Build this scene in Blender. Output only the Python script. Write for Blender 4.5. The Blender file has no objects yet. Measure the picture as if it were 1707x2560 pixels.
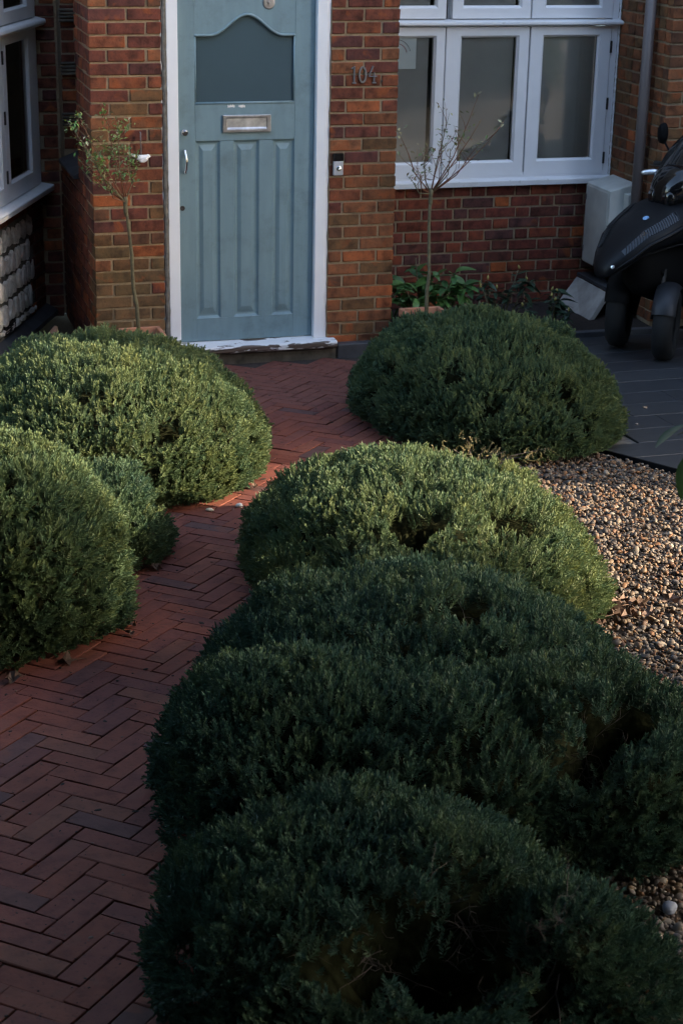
import bpy, math, random
import numpy as np
from mathutils import Matrix, Vector, noise as mnoise

random.seed(7)
RNG = np.random.default_rng(11)
S = bpy.context.scene
COL = S.collection
PI = math.pi
R_ = math.radians

# ------------------------------------------------------------------ camera
cd = bpy.data.cameras.new('camera')
cam = bpy.data.objects.new('camera', cd); COL.objects.link(cam)
CAMP = Vector((-2.0122, -10.3716, 2.9295))
CR = ((0.960, -0.280, 0.019), (0.080, 0.337, 0.938), (0.269, 0.899, -0.346))
_yaw, _pitch, _roll = R_(16.66325), R_(20.23326), R_(1.15829)
_f = Vector((math.sin(_yaw) * math.cos(_pitch), math.cos(_yaw) * math.cos(_pitch), -math.sin(_pitch)))
_r = Vector((math.cos(_yaw), -math.sin(_yaw), 0)); _u = _r.cross(_f)
_r2 = _r * math.cos(_roll) + _u * math.sin(_roll); _u2 = -_r * math.sin(_roll) + _u * math.cos(_roll)
M = Matrix((( _r2.x, _u2.x, -_f.x, CAMP.x), (_r2.y, _u2.y, -_f.y, CAMP.y), (_r2.z, _u2.z, -_f.z, CAMP.z), (0, 0, 0, 1)))
cam.matrix_world = M
cd.sensor_fit = 'VERTICAL'; cd.sensor_height = 36; cd.lens = 4409.95 / 2560 * 36
cd.clip_start = 0.1; cd.clip_end = 2000
cd.dof.use_dof = True; cd.dof.focus_distance = 6.6; cd.dof.aperture_fstop = 7.0
S.camera = cam

# ------------------------------------------------------------------ sky, sun, exposure
SUN_DIR = Vector((0.87, -0.45, 0)).normalized()
SUN_EL = R_(19)
W = bpy.data.worlds.new('World'); S.world = W; W.use_nodes = True
wn = W.node_tree; bg = wn.nodes['Background']
sky = wn.nodes.new('ShaderNodeTexSky'); sky.sky_type = 'NISHITA'; sky.sun_disc = False
sky.sun_elevation = SUN_EL; sky.sun_rotation = math.atan2(SUN_DIR.x, SUN_DIR.y)
sky.air_density = 1.0; sky.dust_density = 2.5; sky.ozone_density = 1.0
wn.links.new(sky.outputs[0], bg.inputs[0]); bg.inputs[1].default_value = 0.15
sd = bpy.data.lights.new('sun', 'SUN'); sd.energy = 2.3; sd.angle = R_(0.55); sd.color = (1.0, 0.83, 0.62)
so = bpy.data.objects.new('sun', sd); COL.objects.link(so)
sv = SUN_DIR * math.cos(SUN_EL) + Vector((0, 0, math.sin(SUN_EL)))
so.rotation_euler = sv.to_track_quat('Z', 'Y').to_euler(); so.location = sv * 40
S.view_settings.view_transform = 'Standard'; S.view_settings.look = 'None'
S.view_settings.exposure = 2.85; S.view_settings.gamma = 1; S.view_settings.use_curve_mapping = False
S.render.engine = 'CYCLES'
S.cycles.use_denoising = True; S.cycles.max_bounces = 8; S.cycles.transparent_max_bounces = 8
S.cycles.sample_clamp_indirect = 4.0; S.cycles.filter_width = 1.15

SLOPE = 0.045
def gz(y): return SLOPE * max(0.0, -y) if y > -9 else SLOPE * 9
TILT = -math.atan(SLOPE)

# ------------------------------------------------------------------ materials
def new_mat(name):
    m = bpy.data.materials.new(name); m.use_nodes = True
    nt = m.node_tree; b = nt.nodes['Principled BSDF']
    return m, nt, b
def N(nt, t, **kw):
    n = nt.nodes.new(t)
    for k, v in kw.items(): setattr(n, k, v)
    return n
def ramp(nt, fac, stops):
    r = nt.nodes.new('ShaderNodeValToRGB'); el = r.color_ramp.elements
    while len(el) < len(stops): el.new(0.5)
    for e, (p, c) in zip(el, stops): e.position = p; e.color = (*c, 1) if len(c) == 3 else c
    nt.links.new(fac, r.inputs[0]); return r.outputs[0]
def mixc(nt, fac, a, b, mode='MIX'):
    m = nt.nodes.new('ShaderNodeMix'); m.data_type = 'RGBA'; m.blend_type = mode
    for inp, v in ((m.inputs[0], fac), (m.inputs[6], a), (m.inputs[7], b)):
        if hasattr(v, 'links') or isinstance(v, bpy.types.NodeSocket): nt.links.new(v, inp)
        else: inp.default_value = (*v, 1) if isinstance(v, tuple) and len(v) == 3 else v
    return m.outputs[2]
def coords(nt, rand=False, space='Object'):
    tc = N(nt, 'ShaderNodeTexCoord'); out = tc.outputs[space]
    if rand:
        oi = N(nt, 'ShaderNodeObjectInfo'); vm = N(nt, 'ShaderNodeVectorMath', operation='SCALE')
        cx = N(nt, 'ShaderNodeCombineXYZ')
        mm = N(nt, 'ShaderNodeMath', operation='MULTIPLY'); mm.inputs[1].default_value = 37.0
        nt.links.new(oi.outputs['Random'], mm.inputs[0])
        for i in range(3): nt.links.new(mm.outputs[0], cx.inputs[i])
        va = N(nt, 'ShaderNodeVectorMath', operation='ADD')
        nt.links.new(out, va.inputs[0]); nt.links.new(cx.outputs[0], va.inputs[1]); out = va.outputs[0]
    return out
def noise(nt, co, scale, detail=4, rough=0.55, dist=0.0):
    n = N(nt, 'ShaderNodeTexNoise'); n.inputs['Scale'].default_value = scale
    n.inputs['Detail'].default_value = detail; n.inputs['Roughness'].default_value = rough
    n.inputs['Distortion'].default_value = dist
    nt.links.new(co, n.inputs['Vector']); return n.outputs[0]
def bump(nt, b, h, strength=0.3, dist=0.01):
    n = N(nt, 'ShaderNodeBump'); n.inputs['Strength'].default_value = strength; n.inputs['Distance'].default_value = dist
    nt.links.new(h, n.inputs['Height']); nt.links.new(n.outputs[0], b.inputs['Normal'])
def simple(name, col, rough=0.5, metal=0.0, var=0.15, scale=12, bmp=0.0, bscale=60, spec=0.5):
    m, nt, b = new_mat(name); co = coords(nt)
    f = noise(nt, co, scale, 5)
    lo = tuple(c * (1 - var) for c in col); hi = tuple(min(1, c * (1 + var)) for c in col)
    nt.links.new(ramp(nt, f, [(0.3, lo), (0.7, hi)]), b.inputs['Base Color'])
    b.inputs['Roughness'].default_value = rough; b.inputs['Metallic'].default_value = metal
    b.inputs['Specular IOR Level'].default_value = spec
    if bmp: bump(nt, b, noise(nt, co, bscale, 4), bmp, 0.004)
    return m

def brick_mat(name, dark, light, fleck, rough=0.88, bs=0.6):
    m, nt, b = new_mat(name); co = coords(nt, True); oi = N(nt, 'ShaderNodeObjectInfo')
    f1 = noise(nt, co, 14, 5, 0.6); f2 = noise(nt, co, 60, 4, 0.6); f3 = noise(nt, co, 7, 3, 0.5, 0.6)
    c = mixc(nt, 1.0, oi.outputs['Color'], ramp(nt, f1, [(0.32, dark), (0.5, (1, 1, 1)), (0.68, light)]), 'MULTIPLY')
    c = mixc(nt, ramp(nt, f3, [(0.60, (0, 0, 0)), (0.68, (0.75, 0.75, 0.75))]), c, fleck)
    c = mixc(nt, ramp(nt, f2, [(0.28, (0.55, 0.55, 0.55)), (0.42, (0, 0, 0))]), c, (0.035, 0.02, 0.014))
    nt.links.new(c, b.inputs['Base Color']); b.inputs['Roughness'].default_value = rough
    b.inputs['Specular IOR Level'].default_value = 0.25
    h = N(nt, 'ShaderNodeMath', operation='ADD'); nt.links.new(f1, h.inputs[0]); nt.links.new(f2, h.inputs[1])
    bump(nt, b, h.outputs[0], bs, 0.004); return m
M_BRICK = brick_mat('wall_brick', (0.45, 0.43, 0.45), (1.45, 1.3, 1.2), (0.27, 0.075, 0.025))
M_PAVER = brick_mat('clay_paver', (0.72, 0.7, 0.72), (1.15, 1.15, 1.1), (0.155, 0.055, 0.037), 0.8, 0.4)
def mortar_mat():
    m, nt, b = new_mat('mortar'); co = coords(nt)
    f = noise(nt, co, 40, 6, 0.65); g = noise(nt, co, 4, 3)
    c = ramp(nt, f, [(0.3, (0.21, 0.15, 0.09)), (0.7, (0.36, 0.265, 0.16))])
    c = mixc(nt, ramp(nt, g, [(0.45, (0, 0, 0)), (0.7, (0.5, 0.5, 0.5))]), c, (0.20, 0.18, 0.155))
    nt.links.new(c, b.inputs['Base Color']); b.inputs['Roughness'].default_value = 0.95
    bump(nt, b, f, 0.6, 0.004); return m
M_MORTAR = mortar_mat()
M_MORTAR_GREY = simple('grey_mortar', (0.15, 0.135, 0.115), 0.95, var=0.35, scale=30, bmp=0.5, bscale=80)
M_WHITE = simple('white_gloss_paint', (0.78, 0.78, 0.80), 0.38, var=0.03, scale=6, bmp=0.05, bscale=25)
def dirty_white():
    m, nt, b = new_mat('weathered_white_paint'); co = coords(nt)
    f = noise(nt, co, 26, 6, 0.7); g = noise(nt, co, 5, 4)
    c = mixc(nt, ramp(nt, f, [(0.62, (0, 0, 0)), (0.75, (0.8, 0.8, 0.8))]), (0.76, 0.76, 0.77), (0.22, 0.19, 0.15))
    c = mixc(nt, ramp(nt, g, [(0.5, (0, 0, 0)), (0.8, (0.35, 0.35, 0.35))]), c, (0.45, 0.43, 0.38))
    nt.links.new(c, b.inputs['Base Color']); b.inputs['Roughness'].default_value = 0.5; return m
M_WHITE_OLD = dirty_white()
def peeling():
    m, nt, b = new_mat('peeling_white_paint'); co = coords(nt)
    mp = N(nt, 'ShaderNodeMapping'); mp.inputs['Scale'].default_value = (4.5, 16, 26); mp.inputs['Location'].default_value = (0.35, 0.2, 0.1)
    nt.links.new(co, mp.inputs[0])
    f = noise(nt, mp.outputs[0], 1.3, 6, 0.6, 0.4)
    mp2 = N(nt, 'ShaderNodeMapping'); mp2.inputs['Scale'].default_value = (6, 90, 90); nt.links.new(co, mp2.inputs[0])
    wood = ramp(nt, noise(nt, mp2.outputs[0], 1.5, 5), [(0.3, (0.045, 0.03, 0.022)), (0.7, (0.14, 0.10, 0.075))])
    sx = N(nt, 'ShaderNodeSeparateXYZ'); nt.links.new(co, sx.inputs[0])
    mr = N(nt, 'ShaderNodeMapRange'); mr.inputs['From Min'].default_value = -0.070; mr.inputs['From Max'].default_value = -0.083; mr.inputs['To Min'].default_value = -0.035; mr.inputs['To Max'].default_value = 0.075
    nt.links.new(sx.outputs[1], mr.inputs['Value']); ad = N(nt, 'ShaderNodeMath', operation='ADD'); nt.links.new(f, ad.inputs[0]); nt.links.new(mr.outputs[0], ad.inputs[1]); f = ad.outputs[0]
    k = ramp(nt, f, [(0.525, (0, 0, 0)), (0.54, (1, 1, 1))])
    nt.links.new(mixc(nt, k, (0.72, 0.72, 0.73), wood), b.inputs['Base Color']); b.inputs['Roughness'].default_value = 0.6
    bump(nt, b, f, 0.4, 0.004); return m
M_PEEL = peeling()
def door_paint():
    m, nt, b = new_mat('blue_door_paint'); co = coords(nt)
    mp = N(nt, 'ShaderNodeMapping'); mp.inputs['Scale'].default_value = (14, 14, 2.2); nt.links.new(co, mp.inputs[0])
    f = noise(nt, mp.outputs[0], 1.6, 5); g = noise(nt, co, 7, 6, 0.7); k = noise(nt, co, 120, 3)
    c = ramp(nt, f, [(0.3, (0.146, 0.226, 0.260)), (0.7, (0.176, 0.267, 0.303))])
    c = mixc(nt, ramp(nt, g, [(0.50, (0, 0, 0)), (0.75, (0.6, 0.6, 0.6))]), c, (0.09, 0.130, 0.142))
    c = mixc(nt, ramp(nt, k, [(0.70, (0, 0, 0)), (0.74, (0.5, 0.5, 0.5))]), c, (0.07, 0.10, 0.10))
    nt.links.new(c, b.inputs['Base Color']); b.inputs['Roughness'].default_value = 0.45
    bump(nt, b, noise(nt, mp.outputs[0], 8, 3), 0.06, 0.003); return m
M_DOOR = door_paint()
M_FROST = simple('obscured_glass', (0.058, 0.092, 0.110), 0.14, var=0.05, scale=3, bmp=0.15, bscale=120)
def glass_mat():
    m = bpy.data.materials.new('window_glass'); m.use_nodes = True; nt = m.node_tree; nt.nodes.clear()
    o = N(nt, 'ShaderNodeOutputMaterial'); mix = N(nt, 'ShaderNodeMixShader'); t = N(nt, 'ShaderNodeBsdfTransparent'); g = N(nt, 'ShaderNodeBsdfGlossy')
    g.inputs['Roughness'].default_value = 0.03; t.inputs[0].default_value = (0.89, 0.90, 0.90, 1)
    fr = N(nt, 'ShaderNodeFresnel'); fr.inputs[0].default_value = 1.52
    mm = N(nt, 'ShaderNodeMath', operation='MULTIPLY_ADD'); mm.inputs[1].default_value = 1.0; mm.inputs[2].default_value = 0.01
    nt.links.new(fr.outputs[0], mm.inputs[0]); nt.links.new(mm.outputs[0], mix.inputs[0])
    nt.links.new(t.outputs[0], mix.inputs[1]); nt.links.new(g.outputs[0], mix.inputs[2]); nt.links.new(mix.outputs[0], o.inputs[0])
    return m
M_GLASS = glass_mat()
M_BLIND = simple('grey_blind', (0.40, 0.40, 0.40), 0.8, var=0.06, scale=3)
M_ROOM = simple('dark_room', (0.02, 0.019, 0.017), 0.9)
M_CURTAIN = simple('dark_curtain', (0.05, 0.046, 0.034), 0.9, var=0.2)
M_STEEL = simple('dull_steel', (0.42, 0.41, 0.42), 0.38, 0.9, var=0.3, scale=20, bmp=0.1)
M_CHROME = simple('chrome', (0.75, 0.76, 0.78), 0.12, 1.0, var=0.03)
M_IRON = simple('dark_iron', (0.03, 0.028, 0.027), 0.55, 0.4, var=0.3)
M_GREYMETAL = simple('grey_cast_metal', (0.17, 0.155, 0.15), 0.55, 0.3, var=0.2, scale=60)
M_SLATE = simple('blue_black_slate', (0.050, 0.052, 0.058), 0.55, var=0.35, scale=9, bmp=0.3, bscale=25)
M_STEP = simple('mossy_step_stone', (0.10, 0.085, 0.065), 0.9, var=0.45, scale=12, bmp=0.5)
M_CONC = simple('weathered_concrete', (0.36, 0.33, 0.295), 0.9, var=0.28, scale=7, bmp=0.4, bscale=60)
M_TERRA = simple('terracotta', (0.40, 0.17, 0.095), 0.8, var=0.18, scale=12, bmp=0.2)
M_SOIL = simple('dark_soil', (0.022, 0.014, 0.010), 0.95, var=0.5, scale=40, bmp=1.0, bscale=70)
M_JOINT = simple('path_joint_soil', (0.030, 0.022, 0.018), 0.95, var=0.5, scale=40, bmp=0.8, bscale=90)
M_PIPE = simple('grey_pipe', (0.115, 0.095, 0.092), 0.45, var=0.1, scale=4)
M_BOX = simple('white_meter_box', (0.52, 0.52, 0.48), 0.55, var=0.18, scale=5)
M_FLINT = None
def stone_mat():
    m, nt, b = new_mat('pale_rubble_stone'); co = coords(nt, True)
    f = noise(nt, co, 9, 6, 0.7, 0.8); g = noise(nt, co, 45, 4)
    c = ramp(nt, f, [(0.30, (0.06, 0.05, 0.04)), (0.42, (0.66, 0.60, 0.53)), (0.75, (0.80, 0.75, 0.69))])
    c = mixc(nt, 0.35, c, ramp(nt, g, [(0.3, (0.2, 0.17, 0.13)), (0.7, (0.6, 0.55, 0.5))]))
    nt.links.new(c, b.inputs['Base Color']); b.inputs['Roughness'].default_value = 0.85
    bump(nt, b, f, 0.6, 0.01); return m
M_FLINT = stone_mat()
M_BARK = simple('green_brown_bark', (0.115, 0.10, 0.055), 0.85, var=0.35, scale=40, bmp=0.4, bscale=90)
M_TWIG = simple('reddish_twig', (0.16, 0.065, 0.035), 0.8, var=0.3, scale=30)
M_DEADTWIG = simple('bare_grey_twig', (0.075, 0.062, 0.055), 0.9, var=0.4, scale=30)
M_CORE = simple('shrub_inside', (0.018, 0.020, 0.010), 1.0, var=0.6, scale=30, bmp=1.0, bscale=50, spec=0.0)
M_BLACK = simple('satin_black_bodywork', (0.0035, 0.004, 0.0055), 0.45, var=0.1, scale=8, spec=0.22)
M_GLOSSBLACK = simple('gloss_black', (0.006, 0.006, 0.007), 0.08, var=0.05)
M_PLASTIC = simple('matt_black_plastic', (0.004, 0.004, 0.0045), 0.7, var=0.1, spec=0.12)
M_FENDER = simple('dark_grey_fender', (0.017, 0.018, 0.022), 0.5, var=0.1, spec=0.35)
M_RUBBER = simple('tyre_rubber', (0.0045, 0.0045, 0.0045), 0.85, var=0.2, scale=40, bmp=0.2)
M_LENS = simple('clear_lens', (0.75, 0.77, 0.80), 0.08, 0.6, var=0.25, scale=60)
M_BADGE = simple('blue_white_badge', (0.20, 0.36, 0.62), 0.3, var=0.7, scale=90)
M_PAPER = simple('pale_paper', (0.84, 0.90, 0.93), 0.8, var=0.03)
M_RED = simple('red_crayon', (0.38, 0.10, 0.14), 0.9)
M_GREYINK = simple('grey_crayon', (0.20, 0.22, 0.26), 0.9)
M_CERAMIC = simple('white_glazed_ceramic', (0.72, 0.70, 0.68), 0.25, var=0.15, scale=50)
M_DRYLEAF = simple('dry_brown_leaf', (0.105, 0.062, 0.042), 0.8, var=0.4, scale=25)
M_RENDER = simple('pale_render', (0.30, 0.27, 0.23), 0.9, var=0.15, scale=2)
M_ROOF = simple('roof_tile', (0.12, 0.06, 0.045), 0.85, var=0.25, scale=10)
def leaf_mat(name, lo, mid, hi, rough=0.52, trans=0.20, attr='tint', typ='INSTANCER'):
    m, nt, b = new_mat(name)
    at = N(nt, 'ShaderNodeAttribute', attribute_type=typ, attribute_name=attr)
    c = ramp(nt, at.outputs['Fac'], [(0.0, lo), (0.5, mid), (1.0, hi)])
    nt.links.new(c, b.inputs['Base Color']); b.inputs['Roughness'].default_value = rough
    b.inputs['Specular IOR Level'].default_value = 0.28
    tr = N(nt, 'ShaderNodeBsdfTranslucent'); nt.links.new(c, tr.inputs[0])
    mix = N(nt, 'ShaderNodeMixShader'); mix.inputs[0].default_value = trans
    nt.links.new(b.outputs[0], mix.inputs[1]); nt.links.new(tr.outputs[0], mix.inputs[2])
    nt.links.new(mix.outputs[0], nt.nodes['Material Output'].inputs[0]); return m
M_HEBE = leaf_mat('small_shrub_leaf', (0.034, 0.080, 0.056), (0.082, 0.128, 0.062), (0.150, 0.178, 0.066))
M_DRY = leaf_mat('straw_leaf', (0.10, 0.095, 0.04), (0.17, 0.15, 0.07), (0.27, 0.235, 0.13))
def obj_leaf(name, rough=0.4, trans=0.2):
    m, nt, b = new_mat(name); oi = N(nt, 'ShaderNodeObjectInfo'); co = coords(nt)
    c = mixc(nt, 1.0, oi.outputs['Color'], ramp(nt, noise(nt, co, 30, 3), [(0.3, (0.75, 0.75, 0.75)), (0.7, (1.2, 1.2, 1.2))]), 'MULTIPLY')
    nt.links.new(c, b.inputs['Base Color']); b.inputs['Roughness'].default_value = rough
    tr = N(nt, 'ShaderNodeBsdfTranslucent'); nt.links.new(c, tr.inputs[0])
    mix = N(nt, 'ShaderNodeMixShader'); mix.inputs[0].default_value = trans
    nt.links.new(b.outputs[0], mix.inputs[1]); nt.links.new(tr.outputs[0], mix.inputs[2])
    nt.links.new(mix.outputs[0], nt.nodes['Material Output'].inputs[0]); return m
M_LEAF = obj_leaf('broad_leaf')
def pebble_mat():
    m, nt, b = new_mat('flint_gravel')
    at = N(nt, 'ShaderNodeAttribute', attribute_type='INSTANCER', attribute_name='tint')
    c = ramp(nt, at.outputs['Fac'], [(0.0, (0.022, 0.019, 0.018)), (0.16, (0.059, 0.048, 0.042)), (0.30, (0.109, 0.050, 0.023)), (0.42, (0.149, 0.078, 0.036)),
        (0.54, (0.149, 0.115, 0.084)), (0.68, (0.084, 0.075, 0.073)), (0.80, (0.164, 0.110, 0.063)), (0.92, (0.169, 0.142, 0.114)), (1.0, (0.248, 0.211, 0.169))])
    co = coords(nt); f = noise(nt, co, 45, 4)
    c = mixc(nt, 1.0, c, ramp(nt, f, [(0.3, (0.6, 0.58, 0.55)), (0.7, (1.2, 1.2, 1.2))]), 'MULTIPLY')
    nt.links.new(c, b.inputs['Base Color']); b.inputs['Roughness'].default_value = 0.62; b.inputs['Specular IOR Level'].default_value = 0.3
    return m
M_PEBBLE = pebble_mat()
def slab_mat():
    m, nt, b = new_mat('dark_porcelain_slab'); co = coords(nt, True); oi = N(nt, 'ShaderNodeObjectInfo')
    mp = N(nt, 'ShaderNodeMapping'); mp.inputs['Scale'].default_value = (1, 6, 1); nt.links.new(co, mp.inputs[0])
    f = noise(nt, mp.outputs[0], 6, 6, 0.6, 0.5)
    c = mixc(nt, 1.0, oi.outputs['Color'], ramp(nt, f, [(0.3, (0.75, 0.75, 0.76)), (0.7, (1.2, 1.2, 1.2))]), 'MULTIPLY')
    nt.links.new(c, b.inputs['Base Color']); b.inputs['Roughness'].default_value = 0.5
    bump(nt, b, f, 0.12, 0.004); return m
M_SLAB = slab_mat()

# ------------------------------------------------------------------ mesh helpers
class MB:
    def __init__(s): s.v = []; s.f = []
    def add(s, vs, fs):
        o = len(s.v); s.v += [tuple(v) for v in vs]; s.f += [tuple(i + o for i in f) for f in fs]; return s
    def box(s, lo, hi):
        x0, y0, z0 = lo; x1, y1, z1 = hi
        return s.add([(x0, y0, z0), (x1, y0, z0), (x1, y1, z0), (x0, y1, z0), (x0, y0, z1), (x1, y0, z1), (x1, y1, z1), (x0, y1, z1)],
                     [(0, 3, 2, 1), (4, 5, 6, 7), (0, 1, 5, 4), (1, 2, 6, 5), (2, 3, 7, 6), (3, 0, 4, 7)])
    def prism(s, poly, y0, y1):            # polygon in (x, z) extruded along y
        n = len(poly); vs = [(x, y0, z) for x, z in poly] + [(x, y1, z) for x, z in poly]
        fs = [tuple(range(n)), tuple(range(2 * n - 1, n - 1, -1))] + [(i, i + n, (i + 1) % n + n, (i + 1) % n) for i in range(n)]
        return s.add(vs, fs)
    def ring(s, outer, inner, y0, y1):     # frame between two (x, z) rectangles / loops of equal length
        n = len(outer)
        vs = [(x, y0, z) for x, z in outer] + [(x, y0, z) for x, z in inner] + [(x, y1, z) for x, z in outer] + [(x, y1, z) for x, z in inner]
        fs = []
        for i in range(n):
            j = (i + 1) % n
            fs += [(i, j, n + j, n + i), (2 * n + i, 3 * n + i, 3 * n + j, 2 * n + j), (i, 2 * n + i, 2 * n + j, j), (n + i, n + j, 3 * n + j, 3 * n + i)]
        return s.add(vs, fs)
    def tube(s, pts, rad, sides=8, cap=True):
        pts = [Vector(p) for p in pts]; n = len(pts)
        if not hasattr(rad, '__len__'): rad = [rad] * n
        t0 = (pts[1] - pts[0]).normalized(); ref = Vector((0, 0, 1)) if abs(t0.z) < 0.9 else Vector((1, 0, 0))
        nx = t0.cross(ref).normalized(); vs = []; fs = []
        for i, p in enumerate(pts):
            t = (pts[min(i + 1, n - 1)] - pts[max(i - 1, 0)]).normalized()
            nx = (nx - t * nx.dot(t)).normalized(); ny = t.cross(nx)
            for k in range(sides):
                a = 2 * PI * k / sides; vs.append(p + (nx * math.cos(a) + ny * math.sin(a)) * rad[i])
        for i in range(n - 1):
            for k in range(sides):
                k2 = (k + 1) % sides; fs.append((i * sides + k, i * sides + k2, (i + 1) * sides + k2, (i + 1) * sides + k))
        if cap: fs += [tuple(range(sides - 1, -1, -1)), tuple(range((n - 1) * sides, n * sides))]
        return s.add(vs, fs)
    def lathe(s, prof, seg=20, axis='z'):  # (r, h) profile
        vs = []; fs = []; n = len(prof)
        for r, h in prof:
            for k in range(seg):
                a = 2 * PI * k / seg; c, d = r * math.cos(a), r * math.sin(a)
                vs.append((c, d, h) if axis == 'z' else (c, h, d))
        for i in range(n - 1):
            for k in range(seg):
                k2 = (k + 1) % seg; fs.append((i * seg + k, i * seg + k2, (i + 1) * seg + k2, (i + 1) * seg + k))
        fs += [tuple(range(seg - 1, -1, -1)), tuple(range((n - 1) * seg, n * seg))]
        return s.add(vs, fs)
    def loft(s, rings, cap=True):
        m = len(rings[0]); vs = [p for r in rings for p in r]; fs = []
        for i in range(len(rings) - 1):
            for k in range(m):
                k2 = (k + 1) % m; fs.append((i * m + k, i * m + k2, (i + 1) * m + k2, (i + 1) * m + k))
        if cap: fs += [tuple(range(m - 1, -1, -1)), tuple(range((len(rings) - 1) * m, len(rings) * m))]
        return s.add(vs, fs)
    def xf(s, mat): s.v = [tuple(mat @ Vector(v)) for v in s.v]; return s
    def mesh(s, name, mat=None, smooth=False):
        me = bpy.data.meshes.new(name); me.from_pydata(s.v, [], s.f); me.update()
        import bmesh
        bm = bmesh.new(); bm.from_mesh(me); bmesh.ops.recalc_face_normals(bm, faces=bm.faces); bm.to_mesh(me); bm.free()
        if mat: me.materials.append(mat)
        if smooth: me.polygons.foreach_set('use_smooth', [True] * len(me.polygons))
        return me
WL = {}
def link(name, me, parent=None, loc=(0, 0, 0), rot=None, color=None):
    """loc is the WORLD location of the object's origin; parents are never rotated"""
    o = bpy.data.objects.new(name, me); COL.objects.link(o)
    if parent is not None:
        o.parent = parent; p = WL[parent.name]; o.location = (loc[0] - p[0], loc[1] - p[1], loc[2] - p[2])
    else: o.location = loc
    if rot is not None: o.rotation_euler = rot
    if color is not None: o.color = (*color, 1)
    WL[o.name] = tuple(loc); return o
def part(name, mb, mat, parent, smooth=False, bevel=0.0, color=None, seg=2):
    """world-space verts -> object whose origin sits at its parent's origin"""
    p = WL[parent.name] if parent is not None else (0, 0, 0)
    mb.v = [(v[0] - p[0], v[1] - p[1], v[2] - p[2]) for v in mb.v]
    o = link(name, mb.mesh(name, mat, smooth), parent, p, color=color)
    if bevel:
        b = o.modifiers.new('edge', 'BEVEL'); b.width = bevel; b.segments = seg; b.limit_method = 'ANGLE'
    return o
def tag(o, label=None, cat=None, group=None, kind=None):
    if label: o['label'] = label
    if cat: o['category'] = cat
    if group: o['group'] = group
    if kind: o['kind'] = kind
    return o
def thing(name, label, cat, loc, group=None): return tag(link(name, None, None, loc), label, cat, group)
def structure(name, mb, mat, smooth=False):
    o = part(name, mb, mat, None, smooth); o['kind'] = 'structure'; return o
def rect(x0, x1, z0, z1): return [(x0, z0), (x1, z0), (x1, z1), (x0, z1)]

# ------------------------------------------------------------------ ground, path, driveway
def sheet(x0, x1, y0, y1, dz, nx=2, ny=30):
    mb = MB(); vs = []; fs = []
    for j in range(ny + 1):
        y = y0 + (y1 - y0) * j / ny
        for i in range(nx + 1): vs.append((x0 + (x1 - x0) * i / nx, y, gz(y) + dz))
    for j in range(ny):
        for i in range(nx):
            a = j * (nx + 1) + i; fs.append((a, a + 1, a + nx + 2, a + nx + 1))
    return mb.add(vs, fs)
gm = MB()
ys = [-400, -60, -20, -9.0] + [-9 + 0.5 * k for k in range(1, 19)] + [3, 60, 400]
xs = [-400, -60, -8, -3, 0, 3, 8, 60, 400]
gm.add([(x, y, gz(y) - 0.03) for y in ys for x in xs],
       [(j * 9 + i, j * 9 + i + 1, (j + 1) * 9 + i + 1, (j + 1) * 9 + i) for j in range(len(ys) - 1) for i in range(8)])
structure('ground', gm, M_SOIL)

def interp(y, tab):
    for (ya, xa), (yb, xb) in zip(tab, tab[1:]):
        if yb <= y <= ya: return xa + (xb - xa) * (ya - y) / (ya - yb)
    return tab[0][1] if y > tab[0][0] else tab[-1][1]
LEFT = [(0, -0.42), (-0.9, -0.40), (-1.6, -0.3), (-2.6, -0.45), (-3.0, -0.75), (-3.7, -1.1), (-4.5, -1.45), (-5.2, -2.1), (-7, -3.0), (-9, -3.4)]
RIGHT = [(0, 1.42), (-0.8, 1.1), (-1.6, 0.85), (-2.6, 0.62), (-3.4, -0.1), (-4.6, -0.35), (-5.6, -0.75), (-6.6, -1.05), (-7.5, -1.1), (-9, -1.2)]
pm = MB(); n = 40; pv = []
for j in range(n + 1):
    y = -0.04 - 8.8 * j / n
    pv += [(interp(y, LEFT) - 0.06, y, gz(y) - 0.008), (interp(y, RIGHT) + 0.06, y, gz(y) - 0.008)]
pm.add(pv, [(2 * j, 2 * j + 2, 2 * j + 3, 2 * j + 1) for j in range(n)])
path = structure('path', pm, M_JOINT)

def brick_mesh(name, L, Wd, H, mat, bev, wob, k):
    """box with softly rounded arrises and slightly wandering edges, origin at the centre of its top / front face"""
    import bmesh
    bm = bmesh.new(); bmesh.ops.create_cube(bm, size=1)
    for v in bm.verts: v.co = Vector((v.co.x * L, v.co.y * Wd, v.co.z * H))
    bmesh.ops.bevel(bm, geom=bm.edges[:], offset=bev, segments=1, affect='EDGES')
    rr = random.Random(k)
    for v in bm.verts:
        v.co += Vector((rr.uniform(-wob, wob), rr.uniform(-wob, wob), rr.uniform(-wob, wob) * 0.6))
    me = bpy.data.meshes.new(name); bm.to_mesh(me); bm.free(); me.materials.append(mat); return me

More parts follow.
